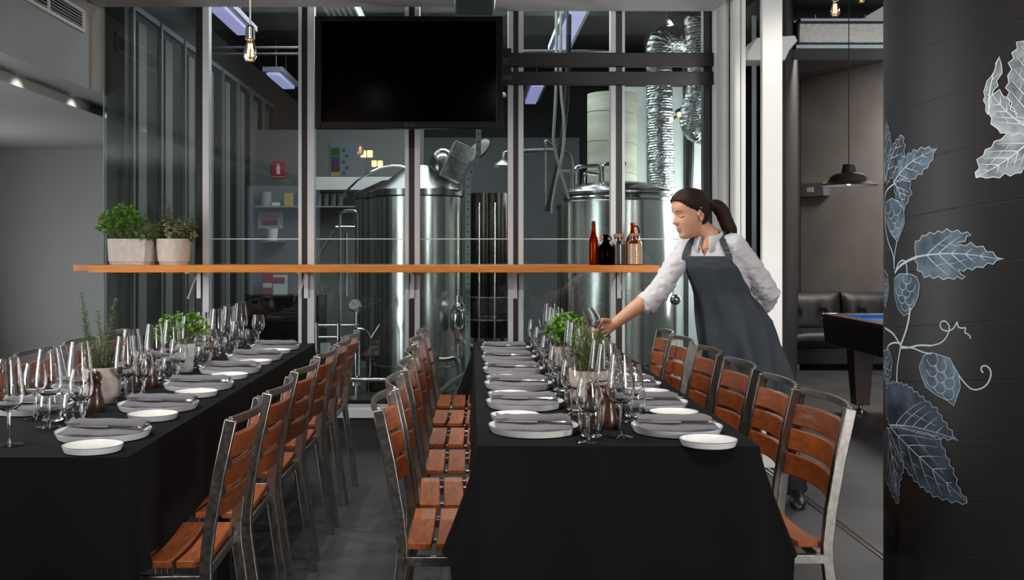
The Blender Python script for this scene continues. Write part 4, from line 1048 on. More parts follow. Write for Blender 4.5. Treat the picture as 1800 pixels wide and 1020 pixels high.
for py, a, b, lb in ((84,350,535,'thin grey conduit under the brewery ceiling left, upper one'),(95,351,536,'thin grey conduit under the brewery ceiling left, lower one'),(90,908,1086,'thin grey conduit under the brewery ceiling right of the television')):
    tag(obj('conduit', MB().tube([(wx(a,D),D,3.35),(wx(a,D),D,wz(py,D)+.02),(wx(a,D)+.02,D,wz(py,D)),(wx(b,D)-.02,D,wz(py,D)),(wx(b,D),D,wz(py,D)+.02),(wx(b,D),D,3.35)],.011), MT['steel']), lb, 'pipe', 'conduits')
# lagged pipe, foil ducts
D = 10.0; x = wx(1076,D)
t = thing('lagged_flue', 'thick cream wrapped pipe rising behind the domed tank', 'pipe', (x,D,.02))
obj('lagging', MB().cyl((x,D,.02),(x,D,wz(166,D)),.235,n=48), MT['lagging'], t, w=True)
sm_ = MB()
for k in range(9):
    z0 = .3+k*.28; sm_.tube([(x+.237*math.cos(a),D+.237*math.sin(a),z0+.05*math.sin(a*.5)) for a in [i*PI/20+PI for i in range(21)]],.003,6)
obj('wrap_seam', sm_, M('lagging_seam',(.25,.25,.20),.8), t, w=True)
def flex(name, label, pts, D, r, m):
    p = smooth([Vector((wx(a,D+c),D+c,wz(b,D+c))) for a,b,c in pts],3); L = [0]
    for a, b in zip(p,p[1:]): L.append(L[-1]+(b-a).length)
    q = []; rs = []; n = int(L[-1]/.011); k = 0
    for i in range(n+1):
        s = L[-1]*i/n
        while k < len(L)-2 and L[k+1] < s: k += 1
        q.append(p[k].lerp(p[k+1], (s-L[k])/max(L[k+1]-L[k],1e-9))); rs.append(r*(1+(.035 if i % 2 else -.02)+random.uniform(-.02,.02)))
    mb = MB().tube(q, rs, 36); mb.v = [tuple(Vector(v)+Vector((random.gauss(0,.0022),random.gauss(0,.0022),random.gauss(0,.0022)))) for v in mb.v]
    return tag(obj(name, mb, MT[m], None, sm=25), label, 'duct', 'flexible foil ducts')
flex('foil_duct', 'crinkled foil duct rising straight beside the domed tank', [(1163,338,0),(1161,250,0),(1159,150,0),(1158,95,0),(1160,72,0),(1175,66,.05),(1200,72,.2),(1215,60,.5),(1225,20,.7)],8.9,.106,'foil')
flex('foil_duct', 'crinkled foil duct bulging at the right end of the glass', [(1222,30,0),(1226,90,0),(1228,140,0),(1224,175,0),(1212,205,0),(1220,232,0),(1250,238,.1)],8.5,.088,'foil')
tag(obj('black_hose', pxtube([(1207,60),(1206,150),(1212,230),(1214,260),(1211,340),(1211,420)],9.3,.035), MT['blackcable']), 'dark sleeve hanging between the two foil ducts', 'hose')
tag(obj('wall_bracket', MB().obox((wx(1198,9.2),9.2,wz(195,9.2)),(.10,.05,.06),Matrix.Rotation(-.5,3,'Y')).box(wx(1204,9.2),wx(1206,9.2)+.01,9.2,10.3,wz(196,9.2),wz(192,9.2)), MT['blackmetal']), 'small black bracket beside the bulging foil duct', 'bracket')
D = 7.6; x = wx(1187,D)
t = thing('sampling_post', 'thin steel post with round head between the tank and the waitress', 'post', (x,D,.02))
obj('pole', MB().cyl((x,D,.02),(x,D,wz(535,D)),.011), MT['chrome'], t, w=True); obj('post_head', MB().ell((x,D,wz(527,D)),(.04,.035,.04),18), MT['chrome'], t, w=True)
# strip lights
def batten(name, label, x, y0, y1, z, w=.2, glow='tubelight'):
    t = thing(name, label, 'light', (x,(y0+y1)/2,z), 0, 'strip lights in the brewery')
    obj('batten_body', MB().box(x-w*.5,x+w*.5,y0,y1,z+.03,z+.08), MT['batten'], t, .006, w=True)
    for yy in (y0+.2,y1-.2): obj('hanger', MB().cyl((x,yy,z+.08),(x,yy,3.35),.005,n=8), MT['steel'], t, w=True)
    obj('diffuser', MB().box(x-w*.32,x+w*.32,y0+.03,y1-.03,z,z+.03), MT[glow], t, .01, w=True)
batten('strip_light', 'violet-tinged strip light nearest the glass, upper left', -1.86,7.1,8.7,3.05)
batten('strip_light', 'violet-tinged strip light further back at left, beyond the pendant bulb', -1.92,10.2,11.15,2.98)
batten('strip_light', 'violet-tinged strip light under the ceiling right of the television', .80,7.6,9.5,3.05)
batten('strip_light', 'violet-tinged strip light further back, low behind the black bars', .70,10.9,12.3,2.98)
t = thing('strip_light', 'white louvred strip light above the television', 'light', (wx(602,8),8.0,3.07), 0, 'strip lights in the brewery')
obj('batten_body', MB().box(wx(575,8),wx(632,8),7.6,8.4,3.11,3.15), MT['batten'], t, w=True)
obj('hanger', MB().cyl((wx(602,8),8.0,3.15),(wx(602,8),8.0,3.35),.005,n=8), MT['steel'], t, w=True)
for i in range(6): obj('louvre', MB().box(wx(578+i*10,8),wx(582+i*10,8),7.6,8.4,3.05,3.11), MT['white'], t, w=True)
t = thing('spot_light', 'small lit spotlight high behind the glass above the foil ducts', 'light', (wx(1178,9),9.0,wz(42,9)))
obj('lamp_body', MB().cyl((wx(1172,9),9.0,wz(34,9)),(wx(1183,9),9.0,wz(50,9)),.022), MT['grey'], t, w=True); obj('lamp_lens', MB().cyl((wx(1175,9),8.975,wz(38,9)),(wx(1182,9),8.975,wz(48,9)),.012), MT['bulbglow'], t, w=True)
obj('lamp_stem', MB().cyl((wx(1172,9),9.0,wz(34,9)),(wx(1172,9),9.0,3.35),.008), MT['grey'], t, w=True)
# bell hood
D = 9.6; x = wx(884,D)
t = thing('bell_hood', 'grey metal bell hood hanging behind the glass right of the strut', 'hood', (x,D,wz(293,D)))
obj('hood_shell', MB().lathe([(.095,0),(.095,.01),(.05,.045),(.02,.06),(.018,.075),(0,.075)],28,(x,D,wz(293,D))), MT['steel'], t, w=True)
obj('hook_pipe', pxtube([(884,280),(884,270),(892,266),(918,266)],D,.012), MT['steel'], t, w=True)
# back-wall fittings
D = 11.18
def wbox(a,b,c,d,y0,y1,D_=None): DD = D_ or y0; return MB().box(wx(a,DD),wx(b,DD),y0,y1,wz(d,DD),wz(c,DD))
t = thing('fire_sign', 'small red fire extinguisher sign on the brewery partition', 'sign', (wx(489,D),D,wz(313,D)))
obj('sign_board', wbox(478,501,284,313,11.185,11.2), MT['red'], t, w=True)
x = wx(489,11.18)
pg = MB().lathe([(0,0),(.018,0),(.018,.075),(.012,.088),(.006,.092),(.006,.10),(0,.10)],12,(0,0,0)); pg.v = [(x+a,11.184+b*.02,wz(306,11.18)+c) for a,b,c in pg.v]
pg.box(x-.012,x+.016,11.18,11.184,wz(306,11.18)+.10,wz(306,11.18)+.108)
obj('pictogram', pg, MT['white'], t, w=True)
cu = bpy.data.curves.new('sign_lettering','FONT'); cu.body = 'FIRE EXTINGUISHER'; cu.size = .015; cu.align_x = 'CENTER'
lo = textmesh('sign_lettering', cu, 'white', t); lo.location = Vector((x,11.183,wz(312,11.18)))-t.location; lo.rotation_euler = (PI/2,0,0)
tag(obj('back_shelf', wbox(448,527,362,364.5,10.95,11.2), MT['grey']), 'thin grey shelf on the partition under the yellow tin', 'shelf')
tag(obj('back_shelf', wbox(553,640,362,364.5,10.95,11.2), MT['grey']), 'thin grey shelf on the partition under the white canisters', 'shelf')
tag(obj('back_shelf', wbox(459,498,423,425,11.0,11.2), MT['grey']), 'small grey shelf on the partition under the white bucket', 'shelf')
def tub(name, label, cat, px, py0, py1, w, m, D_=11.08, sh=362):
    z0, z1 = wz(py1,10.95), wz(py0,D_); r = w*D_/F/2
    return tag(obj(name, MB().lathe([(0,z0),(r*.85,z0),(r,z1-.01),(r*1.03,z1),(r*.9,z1),(r*.8,z0+.01),(0,z0+.01)],20,(wx(px,D_),D_,0)), MT[m]), label, cat)
tub('bowl','large white bowl on the back shelf left of the yellow tin','bowl',467,338,362,22,'grey')
tag(obj('folded_towel', MB().box(wx(479,11.05),wx(493,11.05),11.0,11.12,wz(362,10.95),wz(356,11)), MT['white'], None, .006), 'small folded white towel between bowl and yellow tin', 'towel')
tag(obj('tin', wbox(498,515,339,362,10.98,11.1,10.95), MT['yellow'], None, .004), 'yellow tin on the back shelf', 'tin')
tag(obj('carton', wbox(516.5,525,340,362,10.98,11.1,10.95), M('teal_card',(.02,.10,.14),.6)), 'teal carton at the right end of the shelf', 'carton')
for i, px in enumerate((561,573,586,598)): tub('canister','pale canister on the back shelf, %s from the left' % ORD[i],'canister',px,341,362,11,'grey')
t = thing('picture_frame', 'white framed print with an orange landscape on the partition', 'picture', (wx(475,D),D,wz(402,D)))
obj('frame', wbox(453,497,373,402,11.185,11.2), MT['paper'], t, w=True); obj('print', wbox(462,488,380,396,11.18,11.185), MT['yellow'], t, w=True); obj('print_band', wbox(462,488,388,396,11.178,11.18), MT['redpaint'], t, w=True)
tub('bucket','small white bucket under the framed print','bucket',478,402,423,22,'white',11.06)
for i,(a,b,c,d,m,lb) in enumerate(((460,478,482,521,'redpaint','red and white carton on the dark worktop, left one'),(479,501,484,521,'paper','white carton with red top on the dark worktop, right one'))):
    t = thing('carton', lb, 'carton', (wx((a+b)/2,11),11.0,wz(d,11)))
    obj('carton_body', wbox(a,b,c,d,10.98,11.1,10.95), MT[m], t, w=True); obj('carton_band', wbox(a+1,b-1,c+4 if m == 'paper' else c+16,c+14 if m == 'paper' else c+24,10.975,10.98,10.95), MT['redpaint' if m == 'paper' else 'paper'], t, w=True)
tag(obj('worktop', wbox(440,560,521,526,10.6,11.2), MT['blackmetal']), 'dark worktop along the partition behind the left table', 'worktop')
tag(obj('cupboard', MB().box(-2.28,wx(560,10.6),10.65,11.2,.02,wz(526,10.6)), MT['darksteel']), 'dark cupboard under the worktop at the partition', 'cupboard')
tag(obj('white_wall_box', wbox(553,716,311,334,10.85,11.2), MT['white'], None, .004), 'long white box on the partition behind the left tank', 'cabinet')  # plain white box where a pale band crosses the glass
t = thing('wall_chart', 'faint chart with a column of colour blocks on the partition', 'poster', (wx(612,D),D,wz(308,D)))
obj('sheet', wbox(580,641,250,310,11.19,11.2), MT['inkgrey'], t, w=True)
for m, a, b in (('inkgreen',260,274),('inkviolet',276,288),('inkred',288,302),('inkyellow',303,310)): obj('colour_block', wbox(582,597,a,b,11.185,11.19), MT[m], t, w=True)
for i in range(5): obj('print_line', wbox(602+(i%2)*5,607+(i%2)*5,262+i*10,267+i*10,11.185,11.19), MT['inkblue'], t, w=True)

# ------------------------------------------------------------------ pool room
D0, D1 = 11.2, 12.0
t = thing('sofa', 'black leather buttoned sofa against the brown wall', 'sofa', (4.2,11.6,0))
for a, b in ((3.42,4.14),(4.16,4.86)):
    mb = MB(); nx, nz = 28, 16; rows = []
    for k in range(nz+1):
        v = k/nz; row = []
        for i in range(nx+1):
            u = i/nx; xx = a+(b-a)*u; z = .36+.44*v; yy = 11.72+.10*v
            e = min(u,1-u)*(b-a); ev = min(v,1-v)*.44
            yy -= .07*(1-math.exp(-e/.05))*(1-math.exp(-ev/.05))
            for bx in (.28,.70):
                dd = (u-bx)**2*(b-a)**2+(z-.58)**2; yy += .045*math.exp(-dd/.0016)+.015*math.exp(-((u-bx)*(b-a))**2/.002)*math.exp(-((z-.58)**2)/.02)
            row.append((xx,yy,z))
        rows.append(row)
    mb.loft(rows, False, False); mb.box(a,b,11.83,11.95,.1,.80)
    c = obj('back_cushion', mb, MT['leather'], t, w=True, fix=False, sm=60)
    for bx in (.28,.70): obj('button', MB().ell((a+(b-a)*bx,11.725,.58),(.014,.01,.014),12), MT['leather'], c, w=True)
    s = MB(); rows = []
    for i in range(13):
        u = i/12; e = min(u,1-u); z = .40-.02*math.exp(-e*18)+.012*math.sin(PI*u)
        rows.append([(a+(b-a)*u,11.16,.24),(a+(b-a)*u,11.13,.31),(a+(b-a)*u,11.15,z-.03),(a+(b-a)*u,11.2,z),(a+(b-a)*u,11.6,z+.01),(a+(b-a)*u,11.75,z-.02),(a+(b-a)*u,11.75,.24)])
    obj('seat_cushion', s.loft(rows), MT['leather'], t, w=True, sm=60, fix=True)
obj('base', MB().box(3.44,4.85,11.2,11.9,.06,.24), MT['leather'], t, .01, w=True)
for a in (3.5,4.8):
    for b in (11.26,11.84): obj('leg', MB().cyl((a,b,0),(a,b,.07),.025), MT['chrome'], t, w=True)

PX0, PX1, PY0, PY1, PZ = 2.89, 4.24, 6.3, 8.7, .76
t = thing('pool_table', 'dark wooden pool table with bright blue cloth', 'pool table', ((PX0+PX1)/2,(PY0+PY1)/2,0))
obj('cabinet', MB().loft([[(a,b,z) for a,b in ((PX0+o,PY0+o),(PX1-o,PY0+o),(PX1-o,PY1-o),(PX0+o,PY1-o))] for o,z in ((.06,PZ-.25),(.03,PZ-.24),(.012,PZ-.035))]), MT['poolwood'], t, .004, w=True)
rl = MB()
for b in ((PX0+.06,PX1-.06,PY0,PY0+.12),(PX0+.06,PX1-.06,PY1-.12,PY1)): rl.box(b[0],b[1],b[2],b[3],PZ-.034,PZ)
obj('rail', rl, MT['rail'], t, .006, w=True)
for xa in (PX0,PX1-.12): obj('rail', MB().box(xa,xa+.12,PY0+.06,PY1-.06,PZ-.034,PZ), MT['rail'], t, .006, w=True)
obj('cloth_bed', MB().box(PX0+.12,PX1-.12,PY0+.12,PY1-.12,PZ-.045,PZ-.03), MT['felt'], t, w=True)
cs = MB()
for xa, d in ((PX0+.12,1),(PX1-.12,-1)): cs.prism([(xa,PZ-.03),(xa,PZ-.003),(xa+d*.05,PZ-.012),(xa+d*.045,PZ-.03)],PY0+.17,PY1-.17)
for ya in (PY0+.12,PY1-.165): cs.box(PX0+.17,PX1-.17,ya,ya+.045,PZ-.03,PZ-.004)
obj('cushion', cs, MT['cushion'], t, w=True, fix=True)
for xa in (PX0,PX1):
    for ya in (PY0,PY1):
        sx_, sy_ = (1 if xa == PX0 else -1), (1 if ya == PY0 else -1)
        obj('corner_cap', MB().prism([(xa-sx_*.004,PZ-.03),(xa-sx_*.004,PZ+.003),(xa+sx_*.13,PZ+.003),(xa+sx_*.13,PZ-.03)],ya-sy_*.004,ya+sy_*.06), MT['chrome'], t, .003, w=True, fix=True)
        cx, cy = xa+sx_*.22, ya-0+sy_*.30
        l = obj('leg', MB().loft([[(cx+a*s,cy+b*s,z) for a,b in ((-1,-1),(1,-1),(1,1),(-1,1))] for s,z in ((.055,.05),(.085,PZ-.24))]), MT['poolwood'], t, .004, w=True)
        obj('foot', MB().lathe([(0,0),(.05,0),(.05,.012),(.015,.02),(.015,.06),(0,.06)],18,(cx,cy,0)), MT['chrome'], l, w=False) if False else obj('foot', MB().lathe([(0,0),(.05,0),(.05,.012),(.015,.02),(.015,.052),(0,.052)],18,(cx,cy,0)), MT['chrome'], t, w=True)
for k in range(1,7):
    if k == 3: continue
    ya = PY1-.12-k*.30; obj('sight', MB().cyl((PX0+.06,ya,PZ),(PX0+.06,ya,PZ+.0015),.008,n=10), MT['white'], t, w=True)
# lamp over the table
D = 8.3; x = wx(1492,D); z = wz(327,D)
t = thing('pendant_lamp', 'dark enamel pendant lampshade hanging over the pool table', 'lamp', (x,D,z))
obj('lamp_shade', MB().lathe([(.218,0),(.214,.008),(.165,.028),(.150,.05),(.135,.078),(.10,.098),(.058,.106),(.054,.115),(.044,.168),(.038,.172),(0,.172)],48,(x,D,z)), MT['lampgrey'], t, w=True)
obj('shade_lining', MB().lathe([(.213,.0015),(.207,.006),(.160,.024),(.144,.046),(.12,.078),(.05,.10),(0,.10)],48,(x,D,z)), MT['lampwhite'], t, w=True)
obj('cord', MB().cyl((x,D,z+.17),(x,D,3.5),.004,n=8), MT['blackcable'], t, w=True)
obj('bulb', MB().ell((x,D,z+.045),(.03,.03,.04),16), MT['bulbglow'], t, w=True)
rw = Matrix.Rotation(math.atan2(-.932,.363),3,'Z'); ec = Vector((4.438,13.49,wz(334,13.49)))+Vector((-.932,-.363,0))*.052
t = thing('emergency_light', 'small grey emergency light box on the brown wall', 'light', ec)
obj('housing', MB().obox(ec,(.50,.10,.175),rw), M('box_grey',(.16,.165,.18),.5), t, .006, w=True); obj('lens', MB().obox(ec+Vector((-.932,-.363,0))*.052,(.12,.006,.06),rw), MT['white'], t, w=True)
D = 9.0
t = thing('ventilation_duct', 'galvanised rectangular duct crossing above the pool room', 'duct', (wx(1480,D),D,wz(85,D)))
obj('duct_body', MB().box(wx(1402,D),4.9,D,D+.5,wz(78,D),wz(38,D)), MT['galv'], t, .02, w=True)
obj('duct_flange', MB().box(wx(1400,D)-.01,4.9,D-.02,D+.52,wz(86,D),wz(79,D)).box(wx(1406,D),4.9,D-.02,D+.52,wz(38,D),wz(33,D)), M('duct_flange',(.42,.50,.52),.5,.3), t, .003, w=True)
for px in (1450,1540): obj('hanger_rod', MB().cyl((wx(px,D),D+.25,wz(38,D)),(wx(px,D),D+.25,3.5),.008), MT['galv'], t, w=True)
D = 6.78
t = thing('wall_speaker', 'white wedge-shaped box behind the white door post', 'speaker', (wx(1350,D),D,wz(105,D)))
obj('housing', MB().prism([(wx(1313,D),wz(92,D)),(wx(1313,D),wz(106,D)),(wx(1380,D),wz(106,D)),(wx(1388,D),wz(88,D)),(wx(1402,D),wz(72,D)),(wx(1398,D),wz(62,D)),(wx(1330,D),wz(66,D))],D,D+.22), MT['white'], t, .006, w=True, fix=True)
obj('bracket', MB().cyl((wx(1350,D),D+.12,wz(64,D)),(wx(1350,D),D+.12,2.95),.02), MT['blackmetal'], t, w=True)
# ------------------------------------------------------------------ the waitress
def V(*a): return Vector(a)
def remesh(mb, vox, it=2):
    me = mesh_of('tmp', mb); o = bpy.data.objects.new('tmp', me); COL.objects.link(o)
    r = o.modifiers.new('r','REMESH'); r.mode = 'VOXEL'; r.voxel_size = vox
    if it: s = o.modifiers.new('s','SMOOTH'); s.iterations = it; s.factor = .5
    dg = bpy.context.evaluated_depsgraph_get(); dg.update(); n = bpy.data.meshes.new_from_object(o.evaluated_get(dg))
    bpy.data.objects.remove(o); bpy.data.meshes.remove(me); return n
def linkmesh(name, me, mats, parent, world=True, label=None):
    me.name = name; me.materials.clear()
    if world: me.transform(Matrix.Translation(-parent.location if parent.parent is None else -(parent.location+parent.parent.location)))
    for m in mats: me.materials.append(m)
    me.polygons.foreach_set('use_smooth',[True]*len(me.polygons))
    o = bpy.data.objects.new(name, me); COL.objects.link(o); o.parent = parent
    if label: o['label'] = label
    return o
TF = V(-.57,-.82,0).normalized(); TR = V(-.82,.57,0).normalized(); UP = V(0,0,1)
Pv, Ws, Ch, Sh, Nk = V(1.345,5.37,.93), V(1.285,5.33,1.06), V(1.24,5.29,1.20), V(1.205,5.27,1.315), V(1.195,5.262,1.345)
who = thing('person', 'woman with brown ponytail, white shirt and grey apron, leaning over table with a glass', 'person', (1.45,5.40,0))
def ring(c, a, b, n=36, off=0, up=None):
    ax = (up or UP).normalized(); r = (TR-ax*TR.dot(ax)).normalized(); f = (TF-ax*TF.dot(ax)).normalized()
    return [c+r*(a+off)*math.cos(2*PI*k/n)+f*(b+off)*math.sin(2*PI*k/n) for k in range(n)]
SP = [(Pv-UP*.09+V(.02,0,0),.165,.118,Pv-Ws),(Pv,.168,.120,Pv-Ws),(V(1.315,5.35,.995),.150,.105,Ws-Pv),(Ws,.132,.096,Ws-Pv),(V(1.262,5.31,1.13),.138,.104,Ch-Ws),(Ch,.148,.114,Ch-Ws),(V(1.222,5.28,1.26),.152,.106,Sh-Ch),(V(1.210,5.273,1.30),.135,.085,UP),(V(1.203,5.268,1.328),.095,.066,UP),(Nk,.055,.052,UP)]
def torso(off):
    return [ring(c,a,b,36,off,V(u.x*.5,u.y*.5,abs(u.z))) for c,a,b,u in SP]
shR, elR, cuR, wrR = V(1.088,5.355,1.287), V(.955,5.29,1.090), V(.885,5.268,1.017), V(.715,5.215,.920)
shL, elL, cuL, wrL = V(1.318,5.20,1.305), V(1.500,5.28,1.065), V(1.495,5.36,1.01), V(1.43,5.50,.965)
# head
Hc = V(1.095,5.25,1.468); hf = V(-.91,-.33,-.25).normalized(); hl = UP.cross(hf).normalized(); hu = hf.cross(hl).normalized()
hl = (hl*1+hu*.04).normalized(); hu = hf.cross(hl).normalized()
HM = Matrix((hf,hl,hu)).transposed()
TAB = [(-.118,.060,-.005,.016),(-.112,.076,-.012,.028),(-.098,.084,-.028,.040),(-.080,.084,-.045,.048),(-.062,.085,-.060,.054),(-.040,.085,-.078,.0605),(-.018,.084,-.090,.066),(.006,.080,-.097,.0695),(.026,.087,-.100,.0715),(.050,.086,-.100,.073),(.075,.074,-.090,.069),(.095,.052,-.068,.055),(.109,.026,-.036,.033),(.116,.004,-.006,.006)]
def tab(z):
    z = max(TAB[0][0], min(TAB[-1][0], z))
    for a, b in zip(TAB,TAB[1:]):
        if a[0] <= z <= b[0]:
            t = (z-a[0])/(b[0]-a[0]); return [a[i]+(b[i]-a[i])*t for i in (1,2,3)]
def gs(v, s): return math.exp(-(v/s)**2)
def hp(th, z, feat=True, off=0):
    xf, xb, w = tab(z); c, s = math.cos(th), math.sin(th)
    sc = math.copysign(abs(s)**.9, s); x = (xf+off)*c if c >= 0 else (-xb+off)*c; y = (w+off)*sc
    if feat and c > 0:
        nz = 0
        if -.040 < z < .022: nz = .031*((.022-z)/.046) if z > -.024 else .031*max(0,(z+.040)/.016)
        x += nz*gs(y,.0085+.004*max(0,(-z)/.03))
        if -.036 < z < -.012: x += .007*(gs(y-.0125,.006)+gs(y+.0125,.006))*gs(z+.026,.009)
        for e in (-1,1):
            x -= .011*gs(y-e*.031,.017)*gs(z-.006,.013); x += .006*gs(y-e*.031,.012)*gs(z-.004,.008)
            x += .004*gs(y-e*.040,.018)*gs(z+.038,.018)
        x += .0045*gs(y,.022)*(gs(z+.057,.0045)+gs(z+.0705,.005)) - .004*gs(y,.024)*gs(z+.0635,.0025)
        x += .006*gs(y,.016)*gs(z+.098,.012); x -= .004*gs(y,.02)*gs(z+.081,.006)
    return V(x,y,z)
NH, NT = 64, 72
rows = []
for i in range(NH+1):
    z = -.118+.2335*i/NH; rows.append([Hc+HM@hp(2*PI*k/NT,z) for k in range(NT)])
body = MB().loft(rows)
for e in (-1,1):
    ec = Hc+HM@V(-.014,e*.073,-.010); m = HM@Matrix.Rotation(-.22,3,'Y')@Matrix.Rotation(e*.45,3,'Z')
    body.ell(ec,(.017,.005,.030),20,m); body.ell(ec+m@V(.013,0,-.006),(.006,.006,.010),12,m)
    body.tube([ec+m@V(.017*math.cos(a)-.001,e*.006,.031*math.sin(a)) for a in [math.radians(60+230*i/14) for i in range(15)]],[.0036]*13+[.005,.006],10)
    body.ell(ec+m@V(.002,e*.004,-.027),(.008,.006,.008),12,m)
body.capsule([Nk-UP*.05+TF*.0, Nk+UP*.02, Hc+HM@V(-.022,0,-.065), Hc+HM@V(-.02,0,-.03)],[.062,.049,.047,.046],24)
body.loft(torso(-.010))
body.capsule([shR+V(.01,0,-.008),(shR+elR)/2,elR,elR.lerp(wrR,.35),elR.lerp(wrR,.7),wrR],[.044,.038,.037,.041,.034,.0265],20)
body.capsule([shL-V(.02,0,.012),(shL+elL)/2,elL,cuL,wrL],[.042,.040,.040,.040,.027],20)
legs = [[Pv+TR*.085-UP*.02,V(1.345,5.43,.50),V(1.43,5.43,.09)],[Pv-TR*.085-UP*.02,V(1.535,5.36,.50),V(1.672,5.40,.09)]]
for l in legs: body.capsule(l,[.085,.055,.038],20)
def hand(mb, W, d, a, curl, thumb_to=None):
    d = d.normalized(); a = (a-d*a.dot(d)).normalized(); n = -(d.cross(a))
    mb.loft([[W+d*t+a*(w*math.cos(q))+n*(h*math.sin(q)) for q in [2*PI*k/16 for k in range(16)]] for t,w,h in ((-.02,.025,.022),(.0,.026,.019),(.03,.034,.017),(.06,.040,.015),(.082,.040,.012),(.092,.034,.008))])
    tips = []
    for i, L in enumerate((.92,1.0,.95,.76)):
        k = W+d*(.084-.004*abs(i-1.2))+a*(.0315-.021*i); p = [k-d*.015,k]; ang = 0
        for seg, q in zip((.042,.026,.020),curl):
            ang = math.radians(q+(i-1)*4); p.append(p[-1]+(d*math.cos(ang)+n*math.sin(ang))*seg*L)
        mb.capsule(p,[.0098,.0098,.0088,.0080,.0068],10); tips.append(p)
    b = W+d*.022+a*.024+n*.006
    t = thumb_to or (W+d*.085+a*.045+n*.02); mid = b.lerp(t,.55)+a*.014+n*.006
    mb.capsule([b,mid,t],[.0135,.0112,.0085],10); tips.append([b,mid,t])
    return n, tips
dR = V(-.88,-.10,-.36).normalized(); aR = V(-.36,-.02,.92); aR = (aR-dR*aR.dot(dR)).normalized(); nR = -(dR.cross(aR))
G = wrR+dR*.088+nR*.027
_, tips = hand(body, wrR, dR, aR, (48,138,215), G+aR*.036-dR*.006+nR*.012)
hand(body, wrL, V(-.75,.25,.15), V(.1,.3,.9), (25,60,90))
for l, fd in zip(legs,(V(-.35,-.93,0),V(-.25,-.96,0))): body.capsule([l[2],l[2]-UP*.05+fd*.04],[.034,.022],14)
me = remesh(body, .0038, 3)
bo = linkmesh('body', me, [MT['skin']], who)
def hpoint(y, z, lift=0):
    th = 0; xf, xb, w = tab(z); th = math.asin(max(-1,min(1,math.copysign(abs(y/w)**(1/.9),y)))); p = hp(th,z); return Hc+HM@(p+V(lift,0,0))
for e in (-1,1):
    obj('eyebrow', MB().tube([hpoint(e*yy,zz,.0005) for yy,zz in ((.012,.0255),(.020,.0285),(.030,.0305),(.040,.0285),(.047,.024))],[.0012,.0022,.0022,.0018,.0008],8), MT['brow'], who, w=True)
    obj('eyelash', MB().tube([hpoint(e*yy,zz,.0012) for yy,zz in ((.017,-.0005),(.024,-.004),(.032,-.0055),(.040,-.004),(.047,-.0005))],[.0008,.0017,.0021,.0021,.0014],8), MT['brow'], who, w=True)
obj('lip', MB().tube([hpoint(yy,-.0575+.0035*(abs(yy)/.024)**2-(.0008 if abs(yy) < .003 else 0),-.0008) for yy in (-.025,-.018,-.011,-.005,0,.005,.011,.018,.025)],[.0008,.0022,.0030,.0034,.0030,.0034,.0030,.0022,.0008],8), MT['lips'], who, w=True)
obj('lip', MB().tube([hpoint(yy,-.0695+.0095*(abs(yy)/.025)**2,-.0012) for yy in (-.025,-.017,-.009,0,.009,.017,.025)],[.0008,.0030,.0042,.0045,.0042,.0030,.0008],8), MT['lips'], who, w=True)
obj('teeth', MB().tube([hpoint(yy,-.0632+.006*(abs(yy)/.024)**2,-.001) for yy in (-.018,-.009,0,.009,.018)],[.0008,.0022,.0026,.0022,.0008],8), MT['tooth'], who, w=True)
obj('earring', MB().ell(Hc+HM@V(-.006,.081,-.042),(.0035,.0035,.0035),10).ell(Hc+HM@V(-.006,-.081,-.042),(.0035,.0035,.0035),10), MT['chrome'], who, w=True)
nm = MB()
for p in tips:
    q = p[-1]; dd = (p[-1]-p[-2]).normalized(); up = -nR if p is not tips[-1] else nR
    nm.ell(q+dd*.002+(dd.cross(aR)*.0055 if p is not tips[-1] else (nR*.7-aR*0)*.0075),(.0045,.0045,.004),10)
obj('fingernail', nm, MT['nail'], who, w=True)
# hair
LIM = [(-.10,-.2),(-.088,-.030),(-.06,-.026),(-.035,-.024),(-.01,-.014),(.016,.010),(.028,.034),(.045,.052),(.062,.066),(.078,.080),(.09,.2),(.2,.2)]
def lim(z):
    for a, b in zip(LIM,LIM[1:]):
        if a[0] <= z <= b[0]: return a[1]+(b[1]-a[1])*(z-a[0])/(b[0]-a[0])
    return -.2
hr = []; ok = []
nz_, nt_ = 60, 96
for i in range(nz_+1):
    z = -.10+.2155*i/nz_; row = []; o2 = []
    for k in range(nt_):
        p = hp(2*PI*k/nt_, z, False, .011+.002*math.sin(k*2.7+i*.35)); l = lim(z)
        edge = max(0,min(1,(l-p.x)/.02)); q = hp(2*PI*k/nt_, z, False, .001+(.010+.0012*math.sin(k*1.9+i*.3))*edge); q = V(q.x,q.y,q.z*1.0+(.010*edge if z > .05 else 0)*max(0,(z-.05)/.06))
        row.append(q); o2.append(p.x < l+.004)
    hr.append(row); ok.append(o2)
hm = MB(); vs = [Hc+HM@v for r in hr for v in r]; fs = []
for i in range(nz_):
    for k in range(nt_):
        l = (k+1)%nt_
        if ok[i][k] and ok[i][l] and ok[i+1][k] and ok[i+1][l]: fs.append((i*nt_+k,i*nt_+l,(i+1)*nt_+l,(i+1)*nt_+k))
fs.append(tuple(nz_*nt_+k for k in range(nt_))); hm.add(vs, fs)
ho = obj('hair', hm, MT['hair'], who, sm=80, w=True); md = ho.modifiers.new('s','SOLIDIFY'); md.thickness = .004; md.offset = -1
pt = smooth([V(1.195,5.285,1.505),V(1.232,5.288,1.512),V(1.266,5.288,1.478),V(1.283,5.286,1.43),V(1.302,5.282,1.385),V(1.318,5.278,1.345)],2)
n = len(pt); mb = MB().tube(pt,[.015+.022*math.sin(PI*min(.62,(i/n)*1.1+.03))**.8 if i < n*.7 else max(.003,.0357*(1-((i/n-.7)/.3)**1.4)) for i in range(n)],28)
